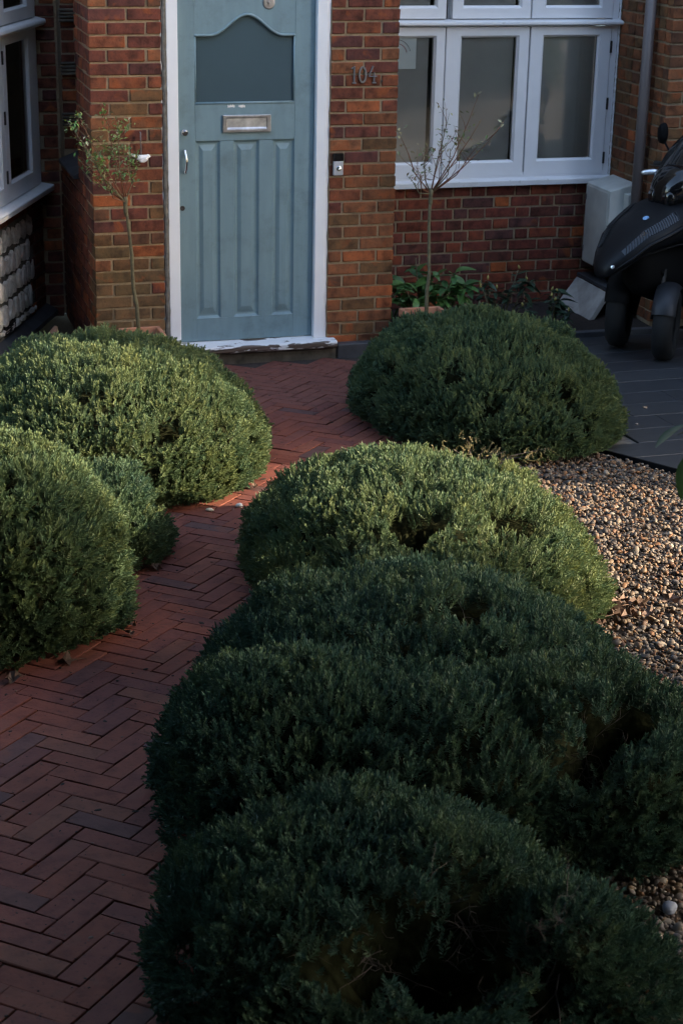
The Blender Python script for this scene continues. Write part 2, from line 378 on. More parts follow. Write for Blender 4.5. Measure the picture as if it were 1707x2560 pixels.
PW = 0.077; PL = PW * 3
PAV = [brick_mesh('brick', PL - 0.0045, PW - 0.0045, 0.06, M_PAVER, 0.0022, 0.0016, 100 + k) for k in range(10)]
PAVCOL = [(0.150, 0.046, 0.033)] * 6 + [(0.165, 0.048, 0.030)] * 4 + [(0.130, 0.043, 0.034)] * 4 + [(0.185, 0.060, 0.038)] * 2 + [(0.100, 0.043, 0.038), (0.170, 0.060, 0.037), (0.090, 0.044, 0.040)]
SHRUB_BASE = [(-0.70, -1.92, 0.74, 0.76), (-1.5, -3.75, 0.55, 0.56), (-1.12, -3.3, 0.38, 0.38), (1.43, -1.5, 0.66, 0.78), (0.22, -4.05, 0.66, 0.82), (-0.23, -5.4, 0.68, 0.72), (-0.62, -6.55, 0.64, 0.62)]
def project(p):
    d = Vector(p) - CAMP; z = d.dot(_f)
    return (853.5 + 4409.95 * d.dot(_r2) / z, 1280 - 4409.95 * d.dot(_u2) / z, z)
th = R_(47.0); ct, st = math.cos(th), math.sin(th)
cand = []
for yy in range(-110, 111):
    for xx in range(-110, 111):
        mdl = (xx - yy) % 6
        if mdl == 0: u, v, a = (xx + 1.5) * PW, (yy + 0.5) * PW, 0.0
        elif (yy - (xx - 5)) % 6 == 0: u, v, a = (xx + 0.5) * PW, (yy + 1.5) * PW, PI / 2
        else: continue
        X = u * ct - v * st; Y = u * st + v * ct - 4.2
        if not (-8.6 < Y < -0.10): continue
        if not (interp(Y, LEFT) - 0.05 < X < interp(Y, RIGHT) + 0.05): continue
        px, py, dz = project((X, Y, gz(Y)))
        hid = any(((X - cx) / rx) ** 2 + ((Y - cy) / ry) ** 2 < 0.8 for cx, cy, rx, ry in SHRUB_BASE)
        infr = -60 < px < 1767 and -60 < py < 2620
        cand.append((0 if infr and not hid else 1, dz, X, Y, a))
cand.sort()
stuff_v = []; stuff_f = []
RX = Matrix.Rotation(TILT, 4, 'X')
for i, (vis, dz, X, Y, a) in enumerate(cand):
    ang = th + a + random.gauss(0, 0.010); z = gz(Y) + random.gauss(0, 0.0010)
    me = random.choice(PAV); colr = random.choice(PAVCOL); jt = random.gauss(0, 0.004)
    X += random.gauss(0, 0.0012); Y += random.gauss(0, 0.0012)
    mt = Matrix.Translation((X, Y, z - 0.03)) @ RX @ Matrix.Rotation(ang, 4, 'Z') @ Matrix.Rotation(jt, 4, 'X')
    if i < 300 and vis == 0:
        o = link('brick', me, path, (X, Y, z - 0.03), mt.to_euler(), colr)
    else:
        o0 = len(stuff_v); stuff_v += [tuple(mt @ v.co) for v in me.vertices]; stuff_f += [tuple(k + o0 for k in p.vertices) for p in me.polygons]
far = MB().add(stuff_v, stuff_f)
fo = part('brickwork', far, M_PAVER, path, color=(0.150, 0.054, 0.040)); fo['kind'] = 'stuff'

# driveway of dark plank slabs
edge_p, edge_d = Vector((1.711, -2.43, 0)), Vector((0.253, -0.52, 0)).normalized()
edge_n = Vector((-edge_d.y, edge_d.x, 0))
dm = MB(); dv = []; yy_ = [0.2, 0.0, -0.6, -1.2, -1.89, -2.43, -3.2, -4.2, -5.2]
for y in yy_: dv += [(max(1.45, 1.711 + 0.4866 * (-2.43 - y)), y, gz(y) - 0.012), (9.0, y, gz(y) - 0.012)]
drive = structure('driveway', dm.add(dv, [(2 * i, 2 * i + 2, 2 * i + 3, 2 * i + 1) for i in range(8)]), M_MORTAR_GREY)
rows = [0.12, -0.12, -0.38, -0.63, -0.88, -1.13, -1.38, -1.63, -1.88, -2.13, -2.38, -2.63, -2.88, -3.13, -3.4]
SLABS = [brick_mesh('slab', 0.896, 0.244, 0.03, M_SLAB, 0.0025, 0.0004, 300 + k) for k in range(4)]
SLCOL = [(0.034, 0.036, 0.039), (0.030, 0.032, 0.035), (0.037, 0.039, 0.042), (0.032, 0.034, 0.038), (0.028, 0.029, 0.032)]
for r, (ya, yb) in enumerate(zip(rows, rows[1:])):
    off = [0.0, 0.52, 0.24, 0.78][r % 4] + random.uniform(-0.05, 0.05)
    for k in range(-1, 8):
        xc = 0.9 + off + 0.9 * k + 0.1; yc = (ya + yb) / 2 + 0.012 * (xc - 2.5)
        if xc - 0.45 < 1.25 or xc > 8: continue
        cs_ = [(Vector((xc + a, yc + b, 0)) - edge_p).dot(edge_n) for a in (-0.45, 0.45) for b in (-0.122, 0.122)]
        if max(cs_) < 0.03: continue
        me = random.choice(SLABS); rz = R_(0.7) + random.gauss(0, 0.002)
        if min(cs_) < 0.002:           # cut to the edging line
            import bmesh
            bm = bmesh.new(); bm.from_mesh(me); c_, s_ = math.cos(-rz), math.sin(-rz)
            toL = lambda v: Vector((v.x * c_ - v.y * s_, v.x * s_ + v.y * c_, 0))
            bmesh.ops.bisect_plane(bm, geom=bm.verts[:] + bm.edges[:] + bm.faces[:], plane_co=toL(edge_p + edge_n * 0.002 - Vector((xc, yc, 0))), plane_no=toL(edge_n), clear_inner=True)
            me = me.copy(); bm.to_mesh(me); bm.free()
        link('slab', me, drive, (xc, yc, gz(yc) - 0.015 + random.gauss(0, 0.0008)), (TILT, 0, rz), random.choice(SLCOL))
# black edging strip between slabs and gravel
em = MB(); ev = []
for t in (-0.9, 0.0, 1.0, 2.2):
    p = edge_p + edge_d * t
    for s, dz in ((0.0, -0.05), (0.0, 0.012), (0.012, 0.012), (0.012, -0.05)): ev.append((p.x - edge_n.x * s, p.y - edge_n.y * s, gz(p.y) + dz))
em.add(ev, [(4 * i + a, 4 * i + b, 4 * i + 4 + b, 4 * i + 4 + a) for i in range(3) for a, b in ((0, 1), (1, 2), (2, 3), (3, 0))])
tag(part('edging_strip', em, M_PLASTIC, None), 'thin black edging strip between the gravel and the dark slabs', 'edging')

# ------------------------------------------------------------------ scatter on points (geometry nodes) for leaves and pebbles
def scatter(name, pts, eul, scl, idx, tint, protos, mat, parent=None, rootloc=(0, 0, 0)):
    me = bpy.data.meshes.new(name); pts = np.asarray(pts, dtype=np.float32) - np.asarray(rootloc, dtype=np.float32)
    me.vertices.add(len(pts)); me.vertices.foreach_set('co', pts.ravel())
    for nm, ty, arr in (('rot', 'FLOAT_VECTOR', eul), ('scl', 'FLOAT_VECTOR', scl), ('tint', 'FLOAT', tint), ('idx', 'INT', idx)):
        a = me.attributes.new(nm, ty, 'POINT')
        if ty == 'FLOAT_VECTOR': a.data.foreach_set('vector', np.asarray(arr, dtype=np.float32).ravel())
        else: a.data.foreach_set('value', np.asarray(arr, dtype=np.int32 if ty == 'INT' else np.float32))
    me.materials.append(mat)
    o = link(name, me, parent, rootloc); o['kind'] = 'stuff'
    pc = bpy.data.collections.new(name + '_pieces')
    for k, pm_ in enumerate(protos):
        po = bpy.data.objects.new('piece_%02d' % k, pm_); pc.objects.link(po)
    ng = bpy.data.node_groups.new(name, 'GeometryNodeTree')
    ng.interface.new_socket('Geometry', in_out='INPUT', socket_type='NodeSocketGeometry')
    ng.interface.new_socket('Geometry', in_out='OUTPUT', socket_type='NodeSocketGeometry')
    gi = ng.nodes.new('NodeGroupInput'); go = ng.nodes.new('NodeGroupOutput')
    ip = ng.nodes.new('GeometryNodeInstanceOnPoints'); ci = ng.nodes.new('GeometryNodeCollectionInfo')
    ci.inputs['Collection'].default_value = pc; ci.inputs['Separate Children'].default_value = True; ci.inputs['Reset Children'].default_value = True
    ip.inputs['Pick Instance'].default_value = True
    def na(nm, ty):
        q = ng.nodes.new('GeometryNodeInputNamedAttribute'); q.data_type = ty; q.inputs[0].default_value = nm; return q.outputs[0]
    L = ng.links.new
    L(gi.outputs[0], ip.inputs['Points']); L(ci.outputs[0], ip.inputs['Instance']); L(na('idx', 'INT'), ip.inputs['Instance Index'])
    L(na('rot', 'FLOAT_VECTOR'), ip.inputs['Rotation']); L(na('scl', 'FLOAT_VECTOR'), ip.inputs['Scale']); L(ip.outputs[0], go.inputs[0])
    md = o.modifiers.new('scatter', 'NODES'); md.node_group = ng
    return o
def dirs_to_euler(d, spin):
    """euler XYZ that turns +Z to direction d after a spin about Z"""
    d = d / np.linalg.norm(d, axis=1, keepdims=True)
    th_ = np.arccos(np.clip(d[:, 2], -1, 1)); ph = np.arctan2(d[:, 1], d[:, 0])
    cp, sp, c_, s_, ck, sk = np.cos(ph), np.sin(ph), np.cos(th_), np.sin(th_), np.cos(spin), np.sin(spin)
    r00 = cp * c_ * ck - sp * sk; r10 = sp * c_ * ck + cp * sk; r20 = -s_ * ck; r21 = s_ * sk; r22 = c_
    return np.stack([np.arctan2(r21, r22), -np.arcsin(np.clip(r20, -1, 1)), np.arctan2(r10, r00)], 1)

def leaf_quad(mb, base, out, up, L, Wd, fold=0.25):
    """one small leaf: two triangles folded on the midrib (plus a tip)"""
    out = out.normalized(); side = out.cross(up).normalized(); nn = side.cross(out)
    tip = base + out * L; m = base + out * L * 0.5
    mb.add([base, m + side * Wd * 0.5 + nn * Wd * fold, tip, m - side * Wd * 0.5 + nn * Wd * fold], [(0, 1, 2), (0, 2, 3)])
def sprig(k, pairs=8, L=0.0148, Wd=0.0052, step=0.0048, mat=None):
    rr = random.Random(k); mb = MB()
    bend = Vector((rr.uniform(-.2, .2), rr.uniform(-.2, .2), 0))
    for i in range(pairs):
        t = i / (pairs - 1); z = i * step
        base = Vector((0, 0, z)) + bend * (t * t * 0.02)
        a0 = i * PI / 2 + rr.uniform(-.3, .3)
        el = R_(36 + 36 * t + rr.uniform(-8, 8)); Lk = L * (1.0 if t < 0.7 else 0.82) * rr.uniform(.85, 1.15)
        for s in (0, PI):
            o = Vector((math.cos(a0 + s) * math.cos(el), math.sin(a0 + s) * math.cos(el), math.sin(el)))
            leaf_quad(mb, base, o, Vector((0, 0, 1)), Lk, Wd)
    leaf_quad(mb, Vector((0, 0, pairs * step)), Vector((.3, 0, 1)), Vector((0, 1, 0)), L * .7, Wd * .8)
    me = bpy.data.meshes.new('sprig'); me.from_pydata(mb.v, [], mb.f); me.materials.append(mat or M_HEBE); me.update(); return me
SPRIGS = [sprig(k) for k in range(6)]

def nearest(P, C):
    d = np.empty(len(P)); ix = np.empty(len(P), dtype=int)
    for s in range(0, len(P), 4000):
        q = ((P[s:s + 4000, None, :] - C[None]) ** 2).sum(2); ix[s:s + 4000] = q.argmin(1); d[s:s + 4000] = np.sqrt(q.min(1))
    return d, ix
def spaced(P, r, rng):
    keep = []; grid = {}
    for i in rng.permutation(len(P)):
        p = P[i]; c = tuple((p // r).astype(int)); ok = True
        for dx in (-1, 0, 1):
            for dy in (-1, 0, 1):
                for dz in (-1, 0, 1):
                    for j in grid.get((c[0] + dx, c[1] + dy, c[2] + dz), ()):
                        if ((P[j] - p) ** 2).sum() < r * r: ok = False; break
                    if not ok: break
                if not ok: break
            if not ok: break
        if ok: grid.setdefault(c, []).append(i); keep.append(i)
    return P[keep]

def shrub(label, lobes, holes=(), dens=5600, seed=1, tint0=0.45, size=1.0, twigs=True, pw=2.2):
    """mound of tiny leaves: lobes = [(centre, radii)]; holes = [(point, radius, depth)]"""
    rng = np.random.default_rng(seed)
    def top(x, y):      # height of the mound's surface over a ground point
        z = -1
        for c, r in lobes:
            q = 1 - abs((x - c[0]) / r[0]) ** pw - abs((y - c[1]) / r[1]) ** pw
            if q > 0: z = max(z, c[2] + r[2] * q ** (1 / pw))
        return z
    holes = [((x, y, top(x, y)), r, d) for x, y, r, d in holes]; named = list(holes)
    bx, by = lobes[0][0][0], lobes[0][0][1]
    root = thing('shrub', label, 'shrub', (bx, by, gz(by)), 'clipped evergreen mounds along the path')
    P = []; Nn = []; gcut = 0.02
    for c, r in lobes:
        c = np.array(c); r = np.array(r)
        area = 4 * PI * (((r[0] * r[1]) ** 1.6 + (r[0] * r[2]) ** 1.6 + (r[1] * r[2]) ** 1.6) / 3) ** (1 / 1.6)
        n = int(area * dens)
        u = rng.normal(size=(n, 3)); u /= np.linalg.norm(u, axis=1, keepdims=True)
        # superellipsoid: fuller flanks than an ellipsoid
        k = (np.abs(u) ** pw).sum(1) ** (1 / pw); q = u / k[:, None]
        p = c + q * r; nn = np.sign(q) * np.abs(q) ** (pw - 1) / r; nn /= np.linalg.norm(nn, axis=1, keepdims=True)
        ok = p[:, 2] > SLOPE * np.maximum(0, -p[:, 1]) + gcut
        P.append(p[ok]); Nn.append(nn[ok])
    keepP = []; keepN = []
    for i in range(len(lobes)):
        ok = np.ones(len(P[i]), bool)
        for j, (c, r) in enumerate(lobes):
            if j != i: ok &= (np.abs((P[i] - np.array(c)) / np.array(r)) ** pw).sum(1) > 0.93
        keepP.append(P[i][ok]); keepN.append(Nn[i][ok])
    P = np.concatenate(keepP); Nn = np.concatenate(keepN)
    C1 = spaced(P, 0.066, rng); C2 = spaced(P, 0.24, rng)
    C1 = C1 + rng.normal(0, 0.009, C1.shape)
    d1, i1 = nearest(P, C1); AN = np.array([1, 1, 1.8]); d2, i2 = nearest(P * AN, C2 * AN)
    h1 = np.clip(1 - (d1 / 0.049) ** 2, -0.8, 1); h2 = np.clip(1 - (d2 / 0.19) ** 2, -0.9, 1)
    r1 = rng.uniform(0.4, 1.25, len(C1))[i1]; r2 = rng.uniform(-0.3, 1.25, len(C2))[i2]
    h = 0.027 * h1 * r1 + 0.046 * h2 * r2
    h -= rng.exponential(0.011, len(P))
    holes = list(holes) + [(tuple(P[i]), rng.uniform(0.03, 0.06), rng.uniform(0.04, 0.07)) for i in rng.integers(0, len(P), int(len(P) / 1100))]
    wob = np.array([1 + 0.9 * mnoise.noise(Vector(p * 8.0 + seed)) for p in P]) if holes else 1
    for hp, hr, hd in holes:
        w = np.clip(1 - np.linalg.norm(P - np.array(hp), axis=1) * wob / hr, 0, 1)
        h -= hd * np.clip(w * 1.8, 0, 1)
    Q = P + Nn * h[:, None]
    keep = np.ones(len(P), bool)
    for hp, hr, hd in holes:
        w = np.clip(1 - np.linalg.norm(P - np.array(hp), axis=1) * wob / hr, 0, 1)
        keep &= ~((w > 0.22) & (rng.random(len(P)) < 0.93))
    D = Nn * 0.8 + (P - C1[i1]) / 0.049 * 0.55 + (P - C2[i2]) / 0.165 * 0.35 + np.array([0, 0, 0.42]) + rng.normal(0, 0.20, P.shape)
    gl = SLOPE * np.maximum(0, -Q[:, 1]) + 0.012
    keep &= Q[:, 2] > gl
    Q = Q[keep]; D = D[keep]; n = len(Q)
    Q = Q - D / np.linalg.norm(D, axis=1, keepdims=True) * 0.03
    sc = rng.uniform(0.9, 1.4, (n, 1)) * size * np.ones((1, 3))
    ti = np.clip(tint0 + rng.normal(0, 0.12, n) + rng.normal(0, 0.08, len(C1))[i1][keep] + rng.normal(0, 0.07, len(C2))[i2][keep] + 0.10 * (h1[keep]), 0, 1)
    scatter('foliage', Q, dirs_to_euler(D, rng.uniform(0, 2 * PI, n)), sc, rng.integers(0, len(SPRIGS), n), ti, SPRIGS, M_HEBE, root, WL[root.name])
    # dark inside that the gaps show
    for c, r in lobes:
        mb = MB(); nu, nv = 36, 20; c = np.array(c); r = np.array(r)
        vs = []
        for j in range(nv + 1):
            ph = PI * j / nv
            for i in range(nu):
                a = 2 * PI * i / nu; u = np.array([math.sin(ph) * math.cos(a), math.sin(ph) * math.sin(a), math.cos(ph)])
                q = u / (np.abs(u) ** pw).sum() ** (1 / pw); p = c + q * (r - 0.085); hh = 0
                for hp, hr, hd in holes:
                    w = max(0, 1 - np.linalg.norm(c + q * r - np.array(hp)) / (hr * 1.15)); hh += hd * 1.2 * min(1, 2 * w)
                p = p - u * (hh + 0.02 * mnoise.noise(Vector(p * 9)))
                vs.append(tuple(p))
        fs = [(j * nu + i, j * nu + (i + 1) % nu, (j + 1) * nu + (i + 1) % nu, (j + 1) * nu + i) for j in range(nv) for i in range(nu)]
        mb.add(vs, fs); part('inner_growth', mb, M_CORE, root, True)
    if twigs:
        for hp, hr, hd in named:
            if hr < 0.125: continue
            mb = MB(); hp = np.array(hp); c = np.array(min(lobes, key=lambda l: np.linalg.norm((hp - np.array(l[0]))))[0])
            nrm = (hp - c); nrm[2] = max(nrm[2], 0); nrm /= np.linalg.norm(nrm)
            base = hp - nrm * (hd + 0.16); side = np.cross(nrm, rng.normal(size=3)); side /= np.linalg.norm(side)
            def grow(p, d, ln, rad, lev):
                pts = [p]
                for q in range(4):
                    d = d + rng.normal(0, 0.22, 3); d = d / np.linalg.norm(d); p = p + d * ln / 4
                    if np.dot(p - hp, nrm) > -hd * 0.30: d = d - nrm * 0.6
                    pts.append(p)
                mb.tube([tuple(q) for q in pts], [rad, rad * .85, rad * .7, rad * .55, rad * .35], 4, False)
                if lev < 2:
                    for q in (1, 2, 3, 4):
                        if rng.random() < 0.8:
                            grow(pts[q], d + rng.normal(0, 0.7, 3), ln * rng.uniform(.4, .65), rad * 0.6, lev + 1)
            for k in range(int(9 * hr / 0.15)):
                dd_ = nrm * 0.7 + rng.normal(0, 0.75, 3); dd_ /= np.linalg.norm(dd_)
                grow(base + rng.normal(0, hr * 0.25, 3), dd_, hr * 1.5, 0.0026, 0)
            o = part('bare_twigs', mb, M_DEADTWIG, root); o['kind'] = 'stuff'
    return root

def L_(cx, cy, dz, rx, ry, rz): return ((cx, cy, gz(cy) + dz), (rx, ry, rz))
#SHRUBS
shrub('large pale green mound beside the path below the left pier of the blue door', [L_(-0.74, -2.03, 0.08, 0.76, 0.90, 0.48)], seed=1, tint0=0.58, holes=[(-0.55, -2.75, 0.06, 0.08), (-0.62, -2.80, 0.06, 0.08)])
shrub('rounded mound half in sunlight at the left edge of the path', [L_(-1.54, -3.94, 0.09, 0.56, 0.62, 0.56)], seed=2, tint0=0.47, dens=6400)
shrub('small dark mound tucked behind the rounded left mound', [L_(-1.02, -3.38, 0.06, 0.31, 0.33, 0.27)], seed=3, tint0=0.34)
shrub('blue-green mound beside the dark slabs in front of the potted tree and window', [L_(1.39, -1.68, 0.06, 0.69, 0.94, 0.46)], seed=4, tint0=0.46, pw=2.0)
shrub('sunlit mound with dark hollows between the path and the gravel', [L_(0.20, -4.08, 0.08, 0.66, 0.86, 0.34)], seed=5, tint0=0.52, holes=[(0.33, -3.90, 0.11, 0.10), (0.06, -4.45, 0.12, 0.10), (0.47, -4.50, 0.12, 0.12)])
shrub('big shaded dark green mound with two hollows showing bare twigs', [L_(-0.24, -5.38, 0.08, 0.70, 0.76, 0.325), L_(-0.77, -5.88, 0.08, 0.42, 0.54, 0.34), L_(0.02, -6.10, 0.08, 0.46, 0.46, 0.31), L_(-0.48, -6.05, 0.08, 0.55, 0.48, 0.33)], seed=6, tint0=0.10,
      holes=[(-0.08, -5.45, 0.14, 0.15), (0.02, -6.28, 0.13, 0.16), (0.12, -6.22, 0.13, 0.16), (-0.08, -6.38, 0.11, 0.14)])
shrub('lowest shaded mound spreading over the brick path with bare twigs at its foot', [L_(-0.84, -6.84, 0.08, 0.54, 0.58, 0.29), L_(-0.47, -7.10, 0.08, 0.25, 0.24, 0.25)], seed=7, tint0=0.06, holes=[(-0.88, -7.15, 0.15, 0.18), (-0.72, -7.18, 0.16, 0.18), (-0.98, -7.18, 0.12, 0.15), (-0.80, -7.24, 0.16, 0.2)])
#ENDSHRUBS

# ------------------------------------------------------------------ gravel
def pebble(k):
    import bmesh
    bm = bmesh.new(); bmesh.ops.create_icosphere(bm, subdivisions=2, radius=1); rr = random.Random(k)
    ax = (rr.uniform(.75, 1.25), rr.uniform(.6, 1.0), rr.uniform(.4, .7)); off = Vector((k * 3.1, k * 1.7, 0))
    for v in bm.verts:
        v.co *= 1 + 0.28 * mnoise.noise(v.co * 1.1 + off) + 0.10 * mnoise.noise(v.co * 2.7 + off)
        v.co = Vector((v.co.x * ax[0], v.co.y * ax[1], v.co.z * ax[2]))
    me = bpy.data.meshes.new('pebble'); bm.to_mesh(me); bm.free(); me.materials.append(M_PEBBLE)
    me.polygons.foreach_set('use_smooth', [True] * len(me.polygons)); return me
PEB = [pebble(k) for k in range(10)]
M_BED = simple('gravel_bed', (0.085, 0.062, 0.045), 0.95, var=0.6, scale=70, bmp=1.0, bscale=110)
gb = MB(); gv = []; gy_ = [-1.7, -2.43, -3.2, -4.2, -5.2, -6.4, -7.6, -9.0]
for y in gy_: gv += [(interp(y, RIGHT) + 0.05, y, gz(y) - 0.020), (1.711 + 0.4866 * (-2.43 - y) - 0.012, y, gz(y) - 0.020)]
structure('gravel_bed', gb.add(gv, [(2 * i, 2 * i + 2, 2 * i + 3, 2 * i + 1) for i in range(7)]), M_BED)
n = 150000
gx = RNG.uniform(-1.1, 4.0, n); gy = RNG.uniform(-8.2, -1.9, n)
rt = np.array([interp(y, RIGHT) for y in gy])
ok = (gx > rt - 0.02) & (((gx - edge_p.x) * edge_n.x + (gy - edge_p.y) * edge_n.y) < -0.025) & (gx < 3.4)
gx, gy = gx[ok], gy[ok]; n = len(gx)
sz = np.clip(RNG.lognormal(math.log(0.0088), 0.33, n), 0.0045, 0.019)
gzv = SLOPE * np.maximum(0, -gy) - 0.013 + RNG.uniform(-0.007, 0.012, n)
tin = RNG.random(n)
scatter('gravel', np.stack([gx, gy, gzv], 1), np.stack([RNG.normal(0, .45, n), RNG.normal(0, .45, n), RNG.uniform(0, 6.28, n)], 1),
        np.repeat(sz[:, None], 3, 1), RNG.integers(0, 10, n), tin, PEB, M_PEBBLE)
#HOUSE
n = 2600
cy_ = RNG.uniform(-7.6, -0.15, n); cx_ = np.array([interp(y, LEFT) + RNG.beta(.8, .8) * (interp(y, RIGHT) - interp(y, LEFT)) for y in cy_])
DEB = []
for k in range(4):
    q = PEB[k].copy(); q.materials.clear(); q.materials.append(M_SOIL if k < 3 else M_DRYLEAF); DEB.append(q)
scatter('path_debris', np.stack([cx_, cy_, SLOPE * -cy_ + 0.0005], 1), np.stack([np.zeros(n), np.zeros(n), RNG.uniform(0, 6, n)], 1),
        RNG.lognormal(math.log(0.0022), 0.5, (n, 1)) * np.array([1.3, 1, .5]), RNG.integers(0, 4, n), RNG.random(n), DEB, M_SOIL)
# ------------------------------------------------------------------ the house
HOUSE = thing('brick_house', 'red brick house with pale blue panelled front door and white casement windows', 'house', (0, 0, 0))
CH = 0.0763
BR = []      # brick records: (wall, centre, length, depth, rotz)
def wall(mb, mat=None, name='wall'): return part(name, mb, mat or M_MORTAR, HOUSE)
def lay(w, O, ang, out, zc, joints, depth=0.06, gap=0.0125, hh=CH - 0.0125):
    """bricks of one course: joints are distances along the wall from O; ang = heading of the wall line; out = outward normal"""
    ex = Vector((math.cos(ang), math.sin(ang), 0)); out = Vector((*out, 0))
    for a, b in zip(joints, joints[1:]):
        Ln = b - a - gap
        if Ln < 0.02: continue
        c = Vector(O) + ex * ((a + b) / 2) - out * (depth / 2 - random.gauss(0.0, 0.0008)); c.z = zc + random.gauss(0, 0.0012)
        BR.append((w, c, Ln + random.gauss(0, 0.0015), depth, hh, ang + random.gauss(0, 0.004), out))
# --- piers either side of the door
wr = wall(MB().box((0.983, 0.0085, 0.0), (1.390, 1.05, 2.62)))
wl = wall(MB().box((-0.465, 0.0085, 0.0), (-0.056, 0.30, 2.62)))
for n_ in range(-5, 28):
    z = 2.1173 - CH * (n_ + 0.5); j = random.gauss(0, 0.004)
    lay(wr, (0, 0, 0), 0, (0, -1), z, [0.968, 1.1745 + j, 1.402] if n_ % 2 == 0 else [0.968, 1.063 + j, 1.287 + j, 1.402])
    z = 2.1245 - CH * (n_ + 0.5)
    if z > 0.02:
        q = -0.250 + j if n_ % 2 == 0 else -0.366 + j
        lay(wl, (0, 0, 0), 0, (0, -1), z, [-0.479, q], 0.1025 if n_ % 2 == 0 else 0.2145)
        lay(wl, (0, 0, 0), 0, (0, -1), z, [q, -0.046] if n_ % 2 == 0 else [q, -0.137 + j, -0.046])
# dark return of the left pier with a narrow recess
ws = MB().box((-0.4595, 0.302, 0.0), (-0.1, 1.45, 1.06)); wsd = wall(ws)
wall(MB().box((-0.4595, 0.302, 1.062), (-0.1, 0.60, 2.62)))
wall(MB().box((-0.4595, 1.27, 1.062), (-0.1, 1.45, 2.62)))
wall(MB().box((-0.30, 0.602, 1.062), (-0.1, 1.268, 2.62)))
for n_ in range(-5, 28):
    z = 2.1245 - CH * (n_ + 0.5)
    if z < 0.02: continue
    if z < 1.03: jl = [0.221, 0.336, 0.563, 0.678, 0.905, 1.02, 1.245, 1.36, 1.43] if n_ % 2 else [0.109, 0.336, 0.450, 0.678, 0.792, 1.018, 1.132, 1.36, 1.43]
    else: jl = [0.221, 0.448, 0.605] if n_ % 2 else [0.109, 0.336, 0.450, 0.605]
    lay(wsd, (-0.468, 1.5, 0), -PI / 2, (-1, 0), z, sorted(1.5 - y for y in jl), 0.05)
    if z > 1.15: lay(wsd, (0, 1.265, 0), 0, (0, -1), z, [-0.465, -0.37, -0.295] if n_ % 2 else [-0.465, -0.295], 0.03)
part('sill', MB().add([(-0.50, 0.60, 1.075), (-0.30, 0.60, 1.16), (-0.30, 1.268, 1.16), (-0.50, 1.268, 1.075), (-0.50, 0.60, 1.055), (-0.30, 0.60, 1.055), (-0.30, 1.268, 1.055), (-0.50, 1.268, 1.055)],
     [(0, 1, 2, 3), (7, 6, 5, 4), (0, 4, 5, 1), (1, 5, 6, 2), (2, 6, 7, 3), (3, 7, 4, 0)]), M_SLATE, HOUSE)
for zr in (1.30, 1.62, 1.95):
    for k in range(4):
        part('moulded_rib', MB().tube([(-0.47, 1.238, zr + 0.022 * k), (-0.30, 1.238, zr + 0.022 * k)], 0.009, 8), M_STEP, wsd, True)
# back wall of the dark corner and the bay
BD = Vector((0.3875, 0.9219, 0)).normalized(); BN = Vector((0.9219, -0.3875, 0)).normalized(); BC = Vector((-0.591, 1.45, 0)); BANG = math.atan2(BD.y, BD.x)
wk = wall(MB().box((-0.66, 1.4585, 0.0), (-0.40, 1.65, 2.62)))
for n_ in range(-5, 28):
    z = 2.11 - CH * (n_ + 0.5)
    if z > 0.0: lay(wk, (0, 1.45, 0), 0, (0, -1), z, [-0.60, -0.468] if n_ % 2 else [-0.60, -0.575, -0.468], 0.05)
def bay(u, off, z): p = BC + BD * u + BN * off; return (p.x, p.y, z)
BM = Matrix(((BD.x, -BN.x, 0, BC.x), (BD.y, -BN.y, 0, BC.y), (0, 0, 1, 0), (0, 0, 0, 1)))   # local (u, inward, z) -> world
def bpart(name, mb, mat, parent, **kw): return part(name, mb.xf(BM), mat, parent, **kw)
wb = bpart('wall', MB().box((-2.2, 0.008, 0.0), (0.02, 0.25, 0.845)), M_MORTAR_GREY, HOUSE)
for n_ in range(0, 11):
    z = 0.832 - CH * (n_ + 0.5)
    if z < 0.05: continue
    if n_ == 0: jl = [-2.2 + 0.115 * k for k in range(19)] + [-0.015]
    else: jl = [-0.345, -0.23, -0.012] if n_ % 2 else [-0.25, -0.13, -0.012]
    lay(wb, BC, BANG, (BN.x, BN.y), z, jl, 0.05)
bpart('plinth', MB().add([(-2.2, -0.07, 0.0), (0.02, -0.07, 0.0), (0.02, -0.07, 0.03), (-2.2, -0.07, 0.03), (-2.2, 0.0, 0.0), (0.02, 0.0, 0.0), (0.02, 0.004, 0.075), (-2.2, 0.004, 0.075)],
     [(0, 1, 2, 3), (3, 2, 6, 7), (4, 7, 6, 5), (0, 3, 7, 4), (1, 5, 6, 2), (0, 4, 5, 1)]), M_SLATE, HOUSE)
vent = bpart('air_vent', MB().box((-0.97, -0.006, 0.085), (-0.75, 0.02, 0.16)), M_IRON, HOUSE)
for k in range(4): bpart('louvre', MB().box((-0.955, -0.012, 0.096 + 0.015 * k), (-0.765, -0.0062, 0.103 + 0.015 * k)), M_IRON, vent)
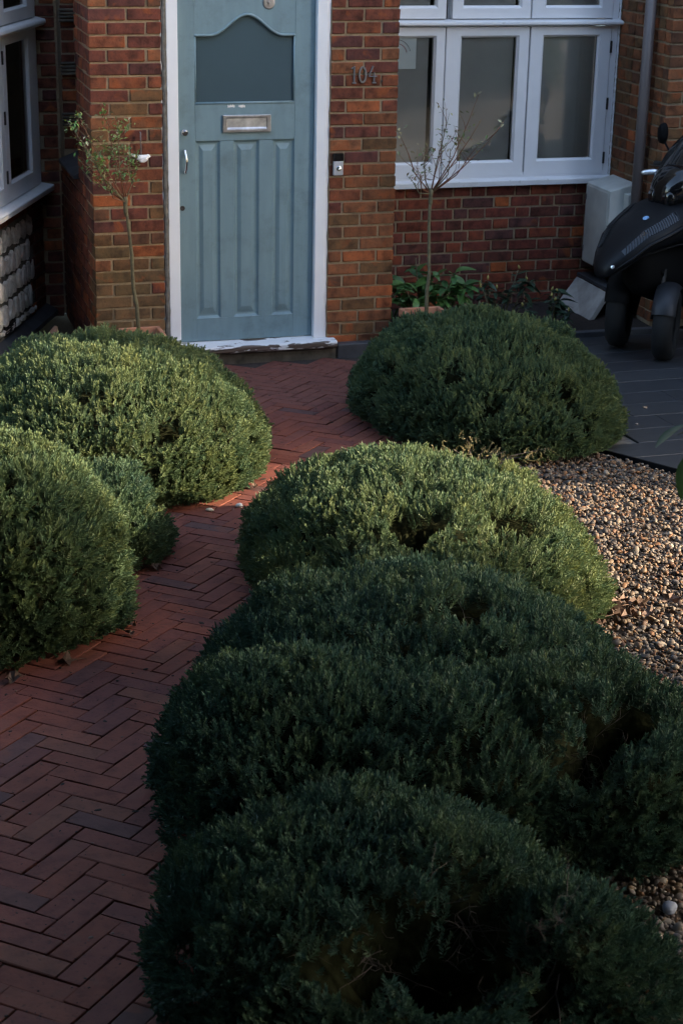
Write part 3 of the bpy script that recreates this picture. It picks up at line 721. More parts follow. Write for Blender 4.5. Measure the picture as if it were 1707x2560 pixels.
# pale rubble stones in the panel under the bay window
def stones():
    rr = random.Random(5); zt = 0.752; rowh = []
    while zt > 0.12: hgt = rr.uniform(0.125, 0.16); rowh.append((zt, max(0.09, zt - hgt))); zt -= hgt
    for r, (z1, z0) in enumerate(rowh):
        u = -1.9 - rr.uniform(0, 0.1); lim = (-0.36 if r % 2 else -0.27)
        while u < lim - 0.05:
            w_ = rr.uniform(0.085, 0.14); u1 = min(u + w_, lim)
            if lim - u1 < 0.05: u1 = lim
            g = 0.014; pts = []
            tilt = -0.10 * (u + 1.0) * 0.3
            base = [(u + g, z0 + g), (u1 - g, z0 + g), (u1 - g, z1 - g), (u + g, z1 - g)]
            for a, b in zip(base, base[1:] + base[:1]):
                for t in (0, 0.33, 0.66):
                    ca = 0.022 if t == 0 else 0.0
                    x = a[0] + (b[0] - a[0]) * t + rr.uniform(-0.014, 0.014); zz = a[1] + (b[1] - a[1]) * t + rr.uniform(-0.014, 0.014)
                    cx, cz = (u + u1) / 2, (z0 + z1) / 2; x += (cx - x) * ca * 8; zz += (cz - zz) * ca * 8
                    pts.append((x, zz))
            cx = sum(p[0] for p in pts) / 12; cz = sum(p[1] for p in pts) / 12; d = rr.uniform(0.006, 0.016)
            mb = MB(); vs = [(x, 0.012, zz) for x, zz in pts] + [(x, -d * 0.5, zz) for x, zz in pts] + [(cx + (x - cx) * 0.86, -d + rr.uniform(-.003, .003), cz + (zz - cz) * 0.86) for x, zz in pts] + [(cx, -d - 0.003, cz)]
            fs = [(i, (i + 1) % 12, 12 + (i + 1) % 12, 12 + i) for i in range(12)] + [(12 + i, 12 + (i + 1) % 12, 24 + (i + 1) % 12, 24 + i) for i in range(12)] + [(24 + i, 24 + (i + 1) % 12, 36) for i in range(12)]
            mb.add(vs, fs)
            bpart('stone', mb, M_FLINT, wb)
            u = u1
stones()
# --- bay window
def ring_sash(parent, T, u0, u1, z0, z1, pane, y0, y1, mat=M_WHITE, glass=True, gy=None):
    """a sash: ring between the outer rectangle and the pane, bevelled glazing bead, glass"""
    p = T('sash', MB().ring(rect(u0, u1, z0, z1), rect(*pane), y0, y1), mat, parent, bevel=0.004)
    b = 0.012; pi_ = (pane[0] + b, pane[1] - b, pane[2] + b, pane[3] - b)
    bead = MB(); o_ = rect(*pane); i_ = rect(*pi_)
    bead.add([(x, y0 + 0.006, z) for x, z in o_] + [(x, y0 + 0.020, z) for x, z in i_] + [(x, y1 - 0.002, z) for x, z in o_] + [(x, y1 - 0.002, z) for x, z in i_],
             [(i, (i + 1) % 4, 4 + (i + 1) % 4, 4 + i) for i in range(4)] + [(4 + i, 4 + (i + 1) % 4, 12 + (i + 1) % 4, 12 + i) for i in range(4)] + [(i, 8 + i, 8 + (i + 1) % 4, (i + 1) % 4) for i in range(4)] + [(8 + i, 12 + i, 12 + (i + 1) % 4, 8 + (i + 1) % 4) for i in range(4)])
    T('glazing_bead', bead, mat, parent)
    T('pane', MB().box((pi_[0] - 0.004, y0 + 0.021, pi_[2] - 0.004), (pi_[1] + 0.004, y0 + 0.025, pi_[3] + 0.004)), M_GLASS, parent)
    return p
def bT(name, mb, mat, parent, **kw): return part(name, mb.xf(BM), mat, parent, **kw)
bw = bT('window', MB().ring(rect(-2.2, -0.012, 0.87, 2.9), rect(-2.14, -0.085, 0.90, 2.84), 0.0, 0.10), M_WHITE, HOUSE, bevel=0.004)
ring_sash(bw, bT, -0.805, -0.088, 0.902, 1.900, (-0.725, -0.240, 1.005, 1.85), -0.012, 0.035)
ring_sash(bw, bT, -1.55, -0.812, 0.902, 1.900, (-1.47, -0.888, 1.005, 1.85), -0.012, 0.035)
ring_sash(bw, bT, -0.805, -0.088, 1.965, 2.83, (-0.725, -0.235, 2.04, 2.75), -0.012, 0.035)
ring_sash(bw, bT, -1.55, -0.812, 1.965, 2.83, (-1.47, -0.888, 2.04, 2.75), -0.012, 0.035)
bT('transom', MB().prism([(0, 0)], 0, 0) if False else MB().add([(u, y, z) for u in (-2.2, 0.03) for y, z in ((0.02, 1.90), (-0.045, 1.905), (-0.062, 1.925), (-0.055, 1.945), (0.02, 1.963))],
     [(0, 1, 2, 3, 4), (9, 8, 7, 6, 5)] + [(i, 5 + i, 5 + (i + 1) % 5, (i + 1) % 5) for i in range(5)]), M_WHITE_OLD, bw, bevel=0.006)
bT('sill', MB().add([(u, y, z) for u in (-2.2, 0.005) for y, z in ((0.09, 0.846), (-0.080, 0.846), (-0.084, 0.880), (-0.078, 0.886), (0.09, 0.905))],
     [(0, 1, 2, 3, 4), (9, 8, 7, 6, 5)] + [(i, 5 + i, 5 + (i + 1) % 5, (i + 1) % 5) for i in range(5)]), M_WHITE_OLD, bw, bevel=0.004)
for z_ in (1.78, 1.42, 1.06): bT('hinge', MB().box((-0.823, -0.020, z_ - 0.04), (-0.803, -0.0125, z_ + 0.04)), M_IRON, bw)
for k in range(26):
    u = -1.5 + k * 0.058
    if -0.55 < u < -0.47: continue
    bT('curtain_fold', MB().tube([(u, 0.20 + 0.012 * math.sin(k), 0.86), (u, 0.20, 2.8)], 0.032, 8), M_CURTAIN, bw, smooth=True)
bT('room_back', MB().box((-2.2, 0.50, 0.80), (-0.02, 0.52, 2.9)), M_ROOM, bw)

# --- right-hand window wall
YW = 1.005
ww = wall(MB().box((1.392, YW + 0.0085, 0.0), (3.30, 1.25, 0.875)))
RA = [1.402, 1.631, 1.746, 1.983, 2.10, 2.217, 2.445, 2.56, 2.784, 2.896, 3.124, 3.239, 3.298]
RB = [1.402, 1.457, 1.572, 1.80, 1.92, 2.152, 2.27, 2.38, 2.609, 2.716, 2.94, 3.05, 3.278, 3.298]
for n_ in range(-1, 11):
    z = 0.783 - CH * (n_ + 0.5)
    if z < 0: continue
    jj = [x + random.gauss(0, 0.005) if 0 < i < 12 else x for i, x in enumerate(RB if n_ % 2 else RA)]
    lay(ww, (0, YW, 0), 0, (0, -1), z, jj)
wn_ = part('window', MB().ring(rect(1.30, 3.285, 0.90, 2.9), rect(1.34, 3.238, 0.945, 2.86), YW + 0.0, YW + 0.12), M_WHITE, HOUSE, bevel=0.004)
def wT(name, mb, mat, parent, **kw): return part(name, mb, mat, parent, **kw)
y0, y1 = YW - 0.006, YW + 0.045
ring_sash(wn_, wT, 1.35, 2.043, 0.924, 1.918, (1.44, 1.980, 1.018, 1.860), y0, y1)
ring_sash(wn_, wT, 2.050, 2.640, 0.924, 1.918, (2.152, 2.567, 1.018, 1.858), y0, y1)
ring_sash(wn_, wT, 2.650, 3.236, 0.924, 1.918, (2.740, 3.154, 1.020, 1.860), y0, y1)
ring_sash(wn_, wT, 1.35, 2.043, 1.969, 2.84, (1.44, 1.980, 2.040, 2.77), y0, y1)
ring_sash(wn_, wT, 2.085, 2.640, 1.969, 2.84, (2.157, 2.573, 2.040, 2.77), y0, y1)
ring_sash(wn_, wT, 2.650, 3.236, 1.969, 2.84, (2.745, 3.154, 2.040, 2.77), y0, y1)
def profile_x(xa, xb, pts): return MB().add([(x, y, z) for x in (xa, xb) for y, z in pts], [tuple(range(len(pts))), tuple(range(2 * len(pts) - 1, len(pts) - 1, -1))] + [(i, len(pts) + i, len(pts) + (i + 1) % len(pts), (i + 1) % len(pts)) for i in range(len(pts))])
part('transom', profile_x(1.30, 3.31, [(YW + 0.03, 1.921), (YW - 0.03, 1.924), (YW - 0.052, 1.932), (YW - 0.05, 1.952), (YW + 0.03, 1.966)]), M_WHITE_OLD, wn_, bevel=0.005)
part('sill', profile_x(1.30, 3.295, [(YW + 0.1, 0.862), (YW - 0.055, 0.862), (YW - 0.058, 0.898), (YW - 0.05, 0.903), (YW + 0.1, 0.921)]), M_WHITE_OLD, wn_, bevel=0.004)
for z_ in (1.78, 1.40, 1.03): part('hinge', MB().box((3.232, y0 - 0.007, z_ - 0.04), (3.246, y0 - 0.0005, z_ + 0.04)), M_IRON, wn_)
for xa, xb in ((1.36, 1.945), (2.07, 2.548), (2.67, 3.143)):
    part('blind', MB().box((xa, YW + 0.048, 0.95), (xb, YW + 0.052, 2.82)), M_BLIND, wn_)
part('room_back', MB().box((1.31, YW + 0.40, 0.90), (3.28, YW + 0.42, 2.9)), M_ROOM, wn_)
part('plaster_bead', MB().tube([(3.292, YW - 0.004, 0.86 + 0.02 * k) for k in range(100)], [0.007 + 0.003 * math.sin(k * 2.3) * math.cos(k * 0.7) for k in range(100)], 6), M_WHITE_OLD, wn_)
# return wall and the pier at the right
wq = wall(MB().box((3.3085, 0.2285, 0.0), (6.0, 1.25, 2.9)))
for n_ in range(-6, 28):
    z = 2.10 - CH * (n_ + 0.5)
    if z < 0.02: continue
    a = [0.0, 0.228, 0.343, 0.458, 0.57, 0.685, 0.775] if n_ % 2 else [0.0, 0.115, 0.228, 0.343, 0.57, 0.685, 0.775]
    lay(wq, (3.30, 1.0, 0), -PI / 2, (-1, 0), z, [x + (random.gauss(0, 0.004) if 0 < x < 0.7 else 0) for x in a], 0.05)
    b_ = [3.295 + x for x in ([0, 0.115, 0.34, 0.57, 0.80, 1.03, 1.26] if n_ % 2 else [0, 0.228, 0.455, 0.685, 0.91, 1.14])]
    lay(wq, (0, 0.22, 0), 0, (0, -1), z, b_, 0.05)
# upper storey, out of the picture but part of the same house
part('upper_wall', MB().box((-0.47, 0.006, 2.622), (1.39, 1.5, 6.2)), M_RENDER, HOUSE)
part('upper_wall', MB().box((1.392, YW, 2.902), (7.0, 1.6, 6.2)), M_RENDER, HOUSE)
part('upper_wall', MB().box((-4.5, 1.5, 2.622), (-0.472, 1.9, 6.2)), M_RENDER, HOUSE)

# --- build the bricks: the 300 that show largest are objects, the rest joined per wall
BCACHE = {}
def bmesh_for(Ln, dp, hh):
    k = (round(Ln / 0.006), round(dp, 3), round(hh, 3), random.randrange(4))
    if k not in BCACHE: BCACHE[k] = brick_mesh('brick', k[0] * 0.006, dp, hh, M_BRICK, 0.0035, 0.0016, hash(k) % 9999)
    return BCACHE[k]
PAL_UP = [(0.120, 0.038, 0.026)] * 5 + [(0.140, 0.044, 0.026)] * 4 + [(0.092, 0.034, 0.028)] * 4 + [(0.175, 0.056, 0.028)] * 2 + [(0.25, 0.076, 0.030)]
PAL_LO = [(0.175, 0.066, 0.030)] * 4 + [(0.20, 0.078, 0.036)] * 3 + [(0.135, 0.070, 0.032)] * 4 + [(0.28, 0.085, 0.032)] * 1 + [(0.110, 0.050, 0.028)] * 2
PAL_WIN = [(0.140, 0.038, 0.026)] * 4 + [(0.112, 0.038, 0.027)] * 4 + [(0.18, 0.048, 0.026)] * 3 + [(0.10, 0.042, 0.036)] * 2 + [(0.29, 0.078, 0.026)]
def bcolor(w, c):
    if w in (wr, wl):
        p = 0.15 + 0.75 * min(1, max(0, (1.75 - c.z) / 1.3)); pal = PAL_LO if random.random() < p else PAL_UP
        if w is wl and c.z < 0.75 and random.random() < 0.6: pal = [(0.115, 0.072, 0.034), (0.135, 0.080, 0.040), (0.10, 0.060, 0.030)]
    elif w is ww: pal = PAL_WIN
    elif w is wq: pal = PAL_LO
    else: pal = PAL_UP
    q = random.choice(pal); k = random.uniform(0.88, 1.14); return tuple(x * k for x in q)
sc = []
for r in BR:
    w, c, Ln, dp, hh, ang, out = r
    px, py, dz = project(c); face = max(0.0, -(c - CAMP).normalized().dot(out))
    a = Ln * hh * face / dz ** 2 if (-20 < px < 1727 and -30 < py < 2560 and c.z > 0.03) else 0
    if w is wsd or w is wk: a *= 0.3
    if w is ww and c.z < 0.2: a *= 0.05
    if c.z < 0.4 and px < 430 and w is wl and c.z < 0.06: a *= 0.1
    sc.append(a)
order = sorted(range(len(BR)), key=lambda i: -sc[i]); rest = {}
for rk, i in enumerate(order):
    w, c, Ln, dp, hh, ang, out = BR[i]; me = bmesh_for(Ln, dp, hh); colr = bcolor(w, c)
    if rk < 300 and sc[i] > 0: link('brick', me, w, c, (0, 0, ang), colr)
    else: rest.setdefault(w.name, (w, []))[1].append((me, c, ang, colr))
def vcol_brick():
    m = M_BRICK.copy(); m.name = 'wall_brick_joined'; nt = m.node_tree
    oi = [q for q in nt.nodes if q.type == 'OBJECT_INFO']; at = nt.nodes.new('ShaderNodeAttribute'); at.attribute_name = 'brick_colour'
    for q in oi:
        for l in list(q.outputs['Color'].links): nt.links.new(at.outputs['Color'], l.to_socket)
    return m
M_BRICKJ = vcol_brick()
for w, lst in rest.values():
    vs = []; fs = []; cols = []
    for me, c, ang, colr in lst:
        mt = Matrix.Translation(c) @ Matrix.Rotation(ang, 4, 'Z'); o0 = len(vs)
        vs += [tuple(mt @ v.co) for v in me.vertices]; fs += [tuple(k + o0 for k in p.vertices) for p in me.polygons]
        cols += [(*colr, 1)] * len(me.polygons)
    me = bpy.data.meshes.new('brickwork'); me.from_pydata(vs, [], fs); me.materials.append(M_BRICKJ)
    at = me.attributes.new('brick_colour', 'FLOAT_COLOR', 'FACE'); at.data.foreach_set('color', [x for q in cols for x in q])
    o = link('brickwork', me, w, WL[w.name]); o['kind'] = 'stuff'

# --- front door
door = part('door', MB().box((0.050, 0.0705, 0.128), (0.884, 0.095, 2.30)), M_DOOR, HOUSE)
dp_ = lambda n, mb, m=M_DOOR, **kw: part(n, mb, m, door, **kw)
dp_('stile', MB().box((0.049, 0.05, 0.126), (0.1535, 0.07, 2.30)), bevel=0.0015)
dp_('stile', MB().box((0.7635, 0.05, 0.126), (0.885, 0.07, 2.30)), bevel=0.0015)
dp_('rail', MB().box((0.1545, 0.0503, 0.126), (0.7625, 0.07, 0.270)), bevel=0.0015)
dp_('rail', MB().box((0.1545, 0.0503, 1.353), (0.7625, 0.07, 1.568)), bevel=0.0015)
def arch(x):
    a, b, c, d = 0.2485, 0.473, 0.473, 0.688
    if x <= a or x >= d: return 1.967
    t = (x - a) / (b - a) if x < b else (d - x) / (d - c); t = min(1, max(0, t))
    s = t * t * (3 - 2 * t); return 1.967 + 0.118 * (0.5 * s + 0.5 * math.sin(t * PI / 2) ** 2)
xs_ = [0.1545 + (0.7625 - 0.1545) * k / 48 for k in range(49)]
dp_('rail', MB().add([(x, y, z) for y in (0.0503, 0.07) for x in xs_ for z in (arch(x), 2.30)],
    [(2 * i, 2 * i + 2, 2 * i + 3, 2 * i + 1) for i in range(48)] + [(98 + 2 * i, 98 + 2 * i + 1, 98 + 2 * i + 3, 98 + 2 * i + 2) for i in range(48)] + [(2 * i, 98 + 2 * i, 98 + 2 * i + 2, 2 * i + 2) for i in range(48)] + [(2 * i + 1, 2 * i + 3, 98 + 2 * i + 3, 98 + 2 * i + 1) for i in range(48)] + [(0, 1, 99, 98), (96, 194, 195, 97)]))
dp_('moulding', MB().tube([(x, 0.0515, arch(x) - 0.004) for x in xs_], 0.0085, 8), smooth=True)
dp_('moulding', MB().tube([(0.1555, 0.0535, 1.572), (0.7615, 0.0535, 1.572)], 0.008, 8), smooth=True)
for x in (0.158, 0.759): dp_('moulding', MB().tube([(x, 0.055, 1.575), (x, 0.055, 1.963)], 0.006, 8), smooth=True)
dp_('glass_pane', MB().add([(x, 0.066, z) for x in xs_ for z in (1.570, arch(x) + 0.004)], [(2 * i, 2 * i + 2, 2 * i + 3, 2 * i + 1) for i in range(48)]), M_FROST)
for xa, xb in ((0.303, 0.387), (0.543, 0.628)): dp_('muntin', MB().box((xa, 0.0506, 0.2715), (xb, 0.07, 1.3515)), bevel=0.0015)
for xa, xb in ((0.1545, 0.302), (0.388, 0.542), (0.629, 0.7625)):
    a = (xa, xb, 0.271, 1.352); o4 = rect(*a); m4 = rect(xa + 0.012, xb - 0.012, 0.283, 1.340); b4 = rect(xa + 0.024, xb - 0.024, 0.295, 1.328); c4 = rect(xa + 0.046, xb - 0.046, 0.335, 1.295)
    vs = [(x, 0.0545, z) for x, z in o4] + [(x, 0.0665, z) for x, z in m4] + [(x, 0.0675, z) for x, z in b4] + [(x, 0.0555, z) for x, z in c4] + [(x, 0.069, z) for x, z in o4]
    fs = [(4 * r + i, 4 * r + (i + 1) % 4, 4 * r + 4 + (i + 1) % 4, 4 * r + 4 + i) for r in range(3) for i in range(4)] + [(12, 13, 14, 15), (19, 18, 17, 16)] + [(i, 16 + i, 16 + (i + 1) % 4, (i + 1) % 4) for i in range(4)]
    dp_('panel', MB().add(vs, fs))
dp_('letterbox', MB().ring(rect(0.318, 0.614, 1.401, 1.503), rect(0.346, 0.588, 1.421, 1.484), 0.034, 0.0495), M_STEEL, bevel=0.004)
dp_('letter_flap', MB().add([(0.347, 0.043, 1.4825), (0.587, 0.043, 1.4825), (0.587, 0.039, 1.430), (0.347, 0.039, 1.430), (0.587, 0.0345, 1.4225), (0.347, 0.0345, 1.4225), (0.347, 0.048, 1.4225), (0.587, 0.048, 1.4225), (0.587, 0.048, 1.4825), (0.347, 0.048, 1.4825)],
    [(0, 1, 2, 3), (3, 2, 4, 5), (5, 4, 7, 6), (9, 6, 7, 8), (0, 9, 8, 1), (0, 3, 5, 6, 9), (1, 8, 7, 4, 2)]), M_STEEL)
T_ = lambda x, y, z: Matrix.Translation((x, y, z))
dp_('lock', MB().lathe([(0.021, 0.0), (0.021, -0.008), (0.018, -0.012), (0.0135, -0.012), (0.012, -0.016), (0.0, -0.016)], 20, 'y').xf(T_(0.091, 0.0495, 1.405)), M_CHROME, smooth=False)
dp_('handle', MB().tube([(0.090, 0.044, 1.302), (0.090, 0.040, 1.292), (0.092, 0.020, 1.275), (0.095, 0.012, 1.235), (0.092, 0.020, 1.192), (0.090, 0.040, 1.176), (0.090, 0.044, 1.166)], [0.011, 0.009, 0.007, 0.0075, 0.007, 0.009, 0.011], 10), M_CHROME, smooth=True)
dp_('keyhole', MB().lathe([(0.015, 0.0), (0.015, -0.003), (0.009, -0.005), (0.0, -0.002)], 16, 'y').xf(T_(0.072, 0.0495, 0.956)), M_IRON)
dp_('round_disc', MB().lathe([(0.036, 0.0), (0.036, -0.004), (0.030, -0.006), (0.008, -0.006), (0.006, -0.014), (0.0, -0.015)], 24, 'y').xf(T_(0.600, 0.0495, 2.146)), M_STEEL)
for xa, xb in ((0.352, 0.395), (0.418, 0.458)):
    rr = random.Random(int(xa * 1000)); pl = [(xa + (xb - xa) * k / 7, 1.557 + rr.uniform(0, .007)) for k in range(8)] + [(xb - (xb - xa) * k / 7, 1.549 - rr.uniform(0, .006)) for k in range(8)]
    dp_('bare_chip', MB().prism(pl, 0.0497, 0.0515), M_CERAMIC)
# frame, threshold, step, mastic
fr = part('door_frame', MB().box((-0.020, 0.006, 0.119), (0.0465, 0.12, 2.62)), M_WHITE, HOUSE, bevel=0.003)
part('jamb', MB().box((0.888, 0.006, 0.119), (0.950, 0.12, 2.62)), M_WHITE, fr, bevel=0.003)
part('jamb', MB().box((0.9505, 0.016, 0.119), (0.9735, 0.12, 2.62)), M_WHITE, fr, bevel=0.003)
part('threshold', profile_x(-0.035, 1.020, [(0.10, 0.073), (-0.078, 0.073), (-0.086, 0.080), (-0.086, 0.108), (-0.078, 0.116), (0.0, 0.1185), (0.10, 0.125)]), M_PEEL, fr, bevel=0.004)
part('sealant', MB().tube([(-0.034 + 0.003 * math.sin(k * 1.7), 0.016, 0.09 + 0.05 * k) for k in range(51)], [0.016 + 0.003 * math.sin(k * 2.9) for k in range(51)], 8), M_MORTAR_GREY, fr)
part('sealant', MB().tube([(0.979 + 0.002 * math.sin(k * 1.3), 0.018, 0.11 + 0.05 * k) for k in range(51)], [0.011 + 0.002 * math.sin(k * 2.1) for k in range(51)], 8), M_MORTAR, fr)
part('step', MB().box((-0.30, -0.045, -0.02), (1.028, 0.10, 0.0715)), M_STEP, HOUSE, bevel=0.006)
part('slate_plinth', MB().box((1.0285, -0.062, -0.02), (1.42, 0.004, 0.088)), M_SLATE, HOUSE, bevel=0.008)
part('slate_plinth', MB().box((1.395, 0.10, -0.02), (3.3, 0.16, 0.03)), M_SLATE, HOUSE, bevel=0.004)
tg = MB(); tg.box((1.40, 0.162, 0.0), (3.3, 1.0, 0.022)); structure('planting_bed', tg, M_SOIL)

# ------------------------------------------------------------------ things fixed to the walls
hn = thing('house_number', 'grey metal house number 104 screwed to the brick pier', 'house number', (1.175, 0, 1.73))
dig = [[(1.098, 1.768), (1.115, 1.782), (1.115, 1.686)], None, [(1.232, 1.784), (1.208, 1.722), (1.256, 1.722)]]
part('digit', MB().tube([(x, -0.007, z) for x, z in dig[0]], 0.0055, 6).tube([(1.103, -0.007, 1.684), (1.127, -0.007, 1.684)], 0.005, 6), M_GREYMETAL, hn)
part('digit', MB().loft([[(1.168 + rx * math.cos(a) * 1.0, y, 1.733 + rz * math.sin(a)) for rx, rz, y in ((0.025, 0.05, -0.002), (0.025, 0.05, -0.011), (0.0155, 0.039, -0.011), (0.0155, 0.039, -0.002))] for a in [2 * PI * k / 28 for k in range(29)]], False), M_GREYMETAL, hn)
part('digit', MB().tube([(x, -0.007, z) for x, z in dig[2]], 0.0055, 6).tube([(1.240, -0.007, 1.745), (1.240, -0.007, 1.686)], 0.0055, 6).tube([(1.230, -0.007, 1.684), (1.252, -0.007, 1.684)], 0.005, 6), M_GREYMETAL, hn)
part('stop', MB().box((1.288, -0.006, 1.686), (1.296, -0.0015, 1.700)), M_IRON, hn)
db = thing('doorbell', 'silver and black video doorbell on the pier beside the white door frame', 'doorbell', (1.022, 0, 1.2))
part('body', MB().box((0.992, -0.024, 1.137), (1.053, -0.002, 1.222)), simple('silver_plastic', (0.50, 0.50, 0.52), 0.35, 0.3, var=0.03), db, bevel=0.004)
part('camera_cap', MB().box((0.992, -0.025, 1.2225), (1.053, -0.002, 1.270)), M_GLOSSBLACK, db, bevel=0.004)
part('button', MB().lathe([(0.0165, 0.0), (0.0165, -0.004), (0.013, -0.006), (0.0, -0.005)], 24, 'y').xf(T_(1.0245, -0.0245, 1.180)), M_CHROME, db, smooth=True)
bd = thing('bird_ornament', 'white ceramic bird hanging from a rod on the left pier', 'ornament', (-0.19, -0.03, 1.28))
rings = []
for t, cx_, cz_, rr_ in ((0, -0.222, 1.284, 0.004), (.12, -0.212, 1.279, 0.014), (.35, -0.193, 1.272, 0.023), (.6, -0.172, 1.270, 0.024), (.8, -0.155, 1.276, 0.019), (.9, -0.146, 1.284, 0.015), (1, -0.137, 1.284, 0.008), (1.05, -0.131, 1.282, 0.002)):
    rings.append([(cx_, -0.035 + rr_ * 0.8 * math.cos(a), cz_ + rr_ * math.sin(a)) for a in [2 * PI * k / 12 for k in range(12)]])
part('body', MB().loft(rings), M_CERAMIC, bd, True)
part('tail', MB().prism([(-0.214, 1.276), (-0.243, 1.288), (-0.246, 1.302), (-0.232, 1.300), (-0.208, 1.286)], -0.041, -0.029), M_CERAMIC, bd, bevel=0.003)
part('wing', MB().prism([(-0.165, 1.282), (-0.200, 1.262), (-0.192, 1.254), (-0.166, 1.256), (-0.150, 1.268)], -0.064, -0.056), M_CERAMIC, bd, bevel=0.003)
part('hanging_rod', MB().tube([(-0.188, -0.034, 1.288), (-0.188, -0.034, 1.405), (-0.186, -0.026, 1.418), (-0.185, 0.01, 1.420)], 0.0042, 8), M_GREYMETAL, bd, True)
# poster in the window
po = thing('window_drawing', 'pale sheet with a crayon rainbow taped inside the window', 'drawing', (1.80, YW + 0.04, 1.75))
part('sheet', MB().box((1.66, YW + 0.030, 1.646), (1.853, YW + 0.0315, 1.858)), M_PAPER, po)
for r_, m_ in ((0.10, M_GREYINK), (0.075, M_RED)):
    part('crayon_arc', MB().tube([(1.715 + r_ * math.cos(a), YW + 0.0292, 1.735 + r_ * math.sin(a)) for a in [0.25 + 1.2 * k / 12 for k in range(13)]], 0.0022, 5), m_, po)
# downpipe, meter box, concrete slab
dpz = thing('downpipe', 'grey round rainwater downpipe in the brick corner beside the window', 'downpipe', (3.238, 0.43, 0))
part('pipe', MB().tube([(3.238, 0.43, 0.02), (3.238, 0.43, 2.9)], 0.0365, 20), M_PIPE, dpz, True)
for z_ in (0.45, 2.3): part('bracket', MB().tube([(3.238, 0.43, z_), (3.238, 0.43, z_ + 0.035)], 0.041, 20), M_PIPE, dpz)
mbx = thing('meter_box', 'white utility meter box with sloping lid on the brick return wall', 'meter box', (3.2, 0.74, 0.3))
part('case', MB().add([(3.10, 0.545, 0.325), (3.292, 0.545, 0.30), (3.292, 0.93, 0.30), (3.10, 0.93, 0.325), (3.10, 0.545, 0.876), (3.292, 0.545, 0.925), (3.292, 0.93, 0.925), (3.10, 0.93, 0.876)],
     [(0, 3, 2, 1), (4, 5, 6, 7), (0, 1, 5, 4), (1, 2, 6, 5), (2, 3, 7, 6), (3, 0, 4, 7)]), M_BOX, mbx, bevel=0.005)
part('door', MB().box((3.093, 0.565, 0.335), (3.0995, 0.922, 0.862)), M_BOX, mbx, bevel=0.003)
part('lock', MB().box((3.087, 0.585, 0.545), (3.0928, 0.600, 0.575)), M_IRON, mbx)
for z_ in (0.42, 0.78): part('hinge', MB().box((3.0905, 0.905, z_ - 0.02), (3.0995, 0.926, z_ + 0.02)), M_GREYMETAL, mbx)
part('backing_board', MB().box((3.20, 0.470, 0.30), (3.293, 0.5435, 0.862)), M_BOX, mbx, bevel=0.003)
cs = thing('concrete_slab', 'weathered grey concrete slab leaning on the wall under the white meter box', 'paving slab', (3.0, 0.7, 0))
cm = MB()
P0, P1, P2, P3 = Vector((3.09, 0.98, 0.203)), Vector((3.09, 0.46, 0.203)), Vector((2.90, 0.42, -0.06)), Vector((2.84, 0.86, -0.03)); nn_ = (P1 - P0).cross(P3 - P0).normalized() * 0.035
if nn_.x < 0: nn_ = -nn_
part('slab', cm.add([P0, P1, P2, P3, P0 + nn_, P1 + nn_, P2 + nn_, P3 + nn_], [(0, 1, 2, 3), (7, 6, 5, 4), (0, 4, 5, 1), (1, 5, 6, 2), (2, 6, 7, 3), (3, 7, 4, 0)]), M_CONC, cs, bevel=0.006)
part('slate_strip', MB().box((3.095, 0.47, 0.205), (3.20, 0.99, 0.228)), M_SLATE, cs)

# ------------------------------------------------------------------ pots and standard trees
def square_pot(label, cx, cy, w, h, ang):
    z0 = gz(cy); root = thing('terracotta_pot', label, 'plant pot', (cx, cy, z0), 'square terracotta pots by the door')
    mt = Matrix.Translation((cx, cy, z0)) @ Matrix.Rotation(ang, 4, 'Z')
    def sq(s, z): return [(-s, -s, z), (s, -s, z), (s, s, z), (-s, s, z)]
    b, t = w * 0.40, w * 0.5
    part('body', MB().loft([sq(b, 0), sq(t - 0.012, h - 0.05), sq(t, h - 0.05), sq(t, h), sq(t - 0.024, h), sq(t - 0.03, h - 0.06)]).xf(mt), M_TERRA, root, bevel=0.004)
    part('compost', MB().add(sq(t - 0.029, h - 0.045), [(0, 1, 2, 3)]).xf(mt), M_SOIL, root)
    return root
square_pot('square terracotta pot behind the blue-green mound below the window', 1.545, -0.23, 0.27, 0.30, R_(0))
square_pot('square terracotta pot between the left pier and the pale green mound', -0.235, -0.24, 0.25, 0.27, R_(0))
tp = thing('round_pot', 'small old dark terracotta pot in the dark corner below the bay window', 'plant pot', (-0.71, 0.12, 0))
M_OLDPOT = simple('old_dark_pot', (0.10, 0.045, 0.03), 0.9)
part('body', MB().lathe([(0.04, 0), (0.058, 0.15), (0.066, 0.15), (0.066, 0.185), (0.056, 0.185), (0.052, 0.15)], 24).xf(T_(-0.71, 0.12, 0.0)), M_OLDPOT, tp, True)
part('dead_plant', MB().tube([(-0.71, 0.12, 0.14), (-0.72, 0.12, 0.21), (-0.70, 0.13, 0.25)], [0.02, 0.03, 0.012], 8), M_DRYLEAF, tp)

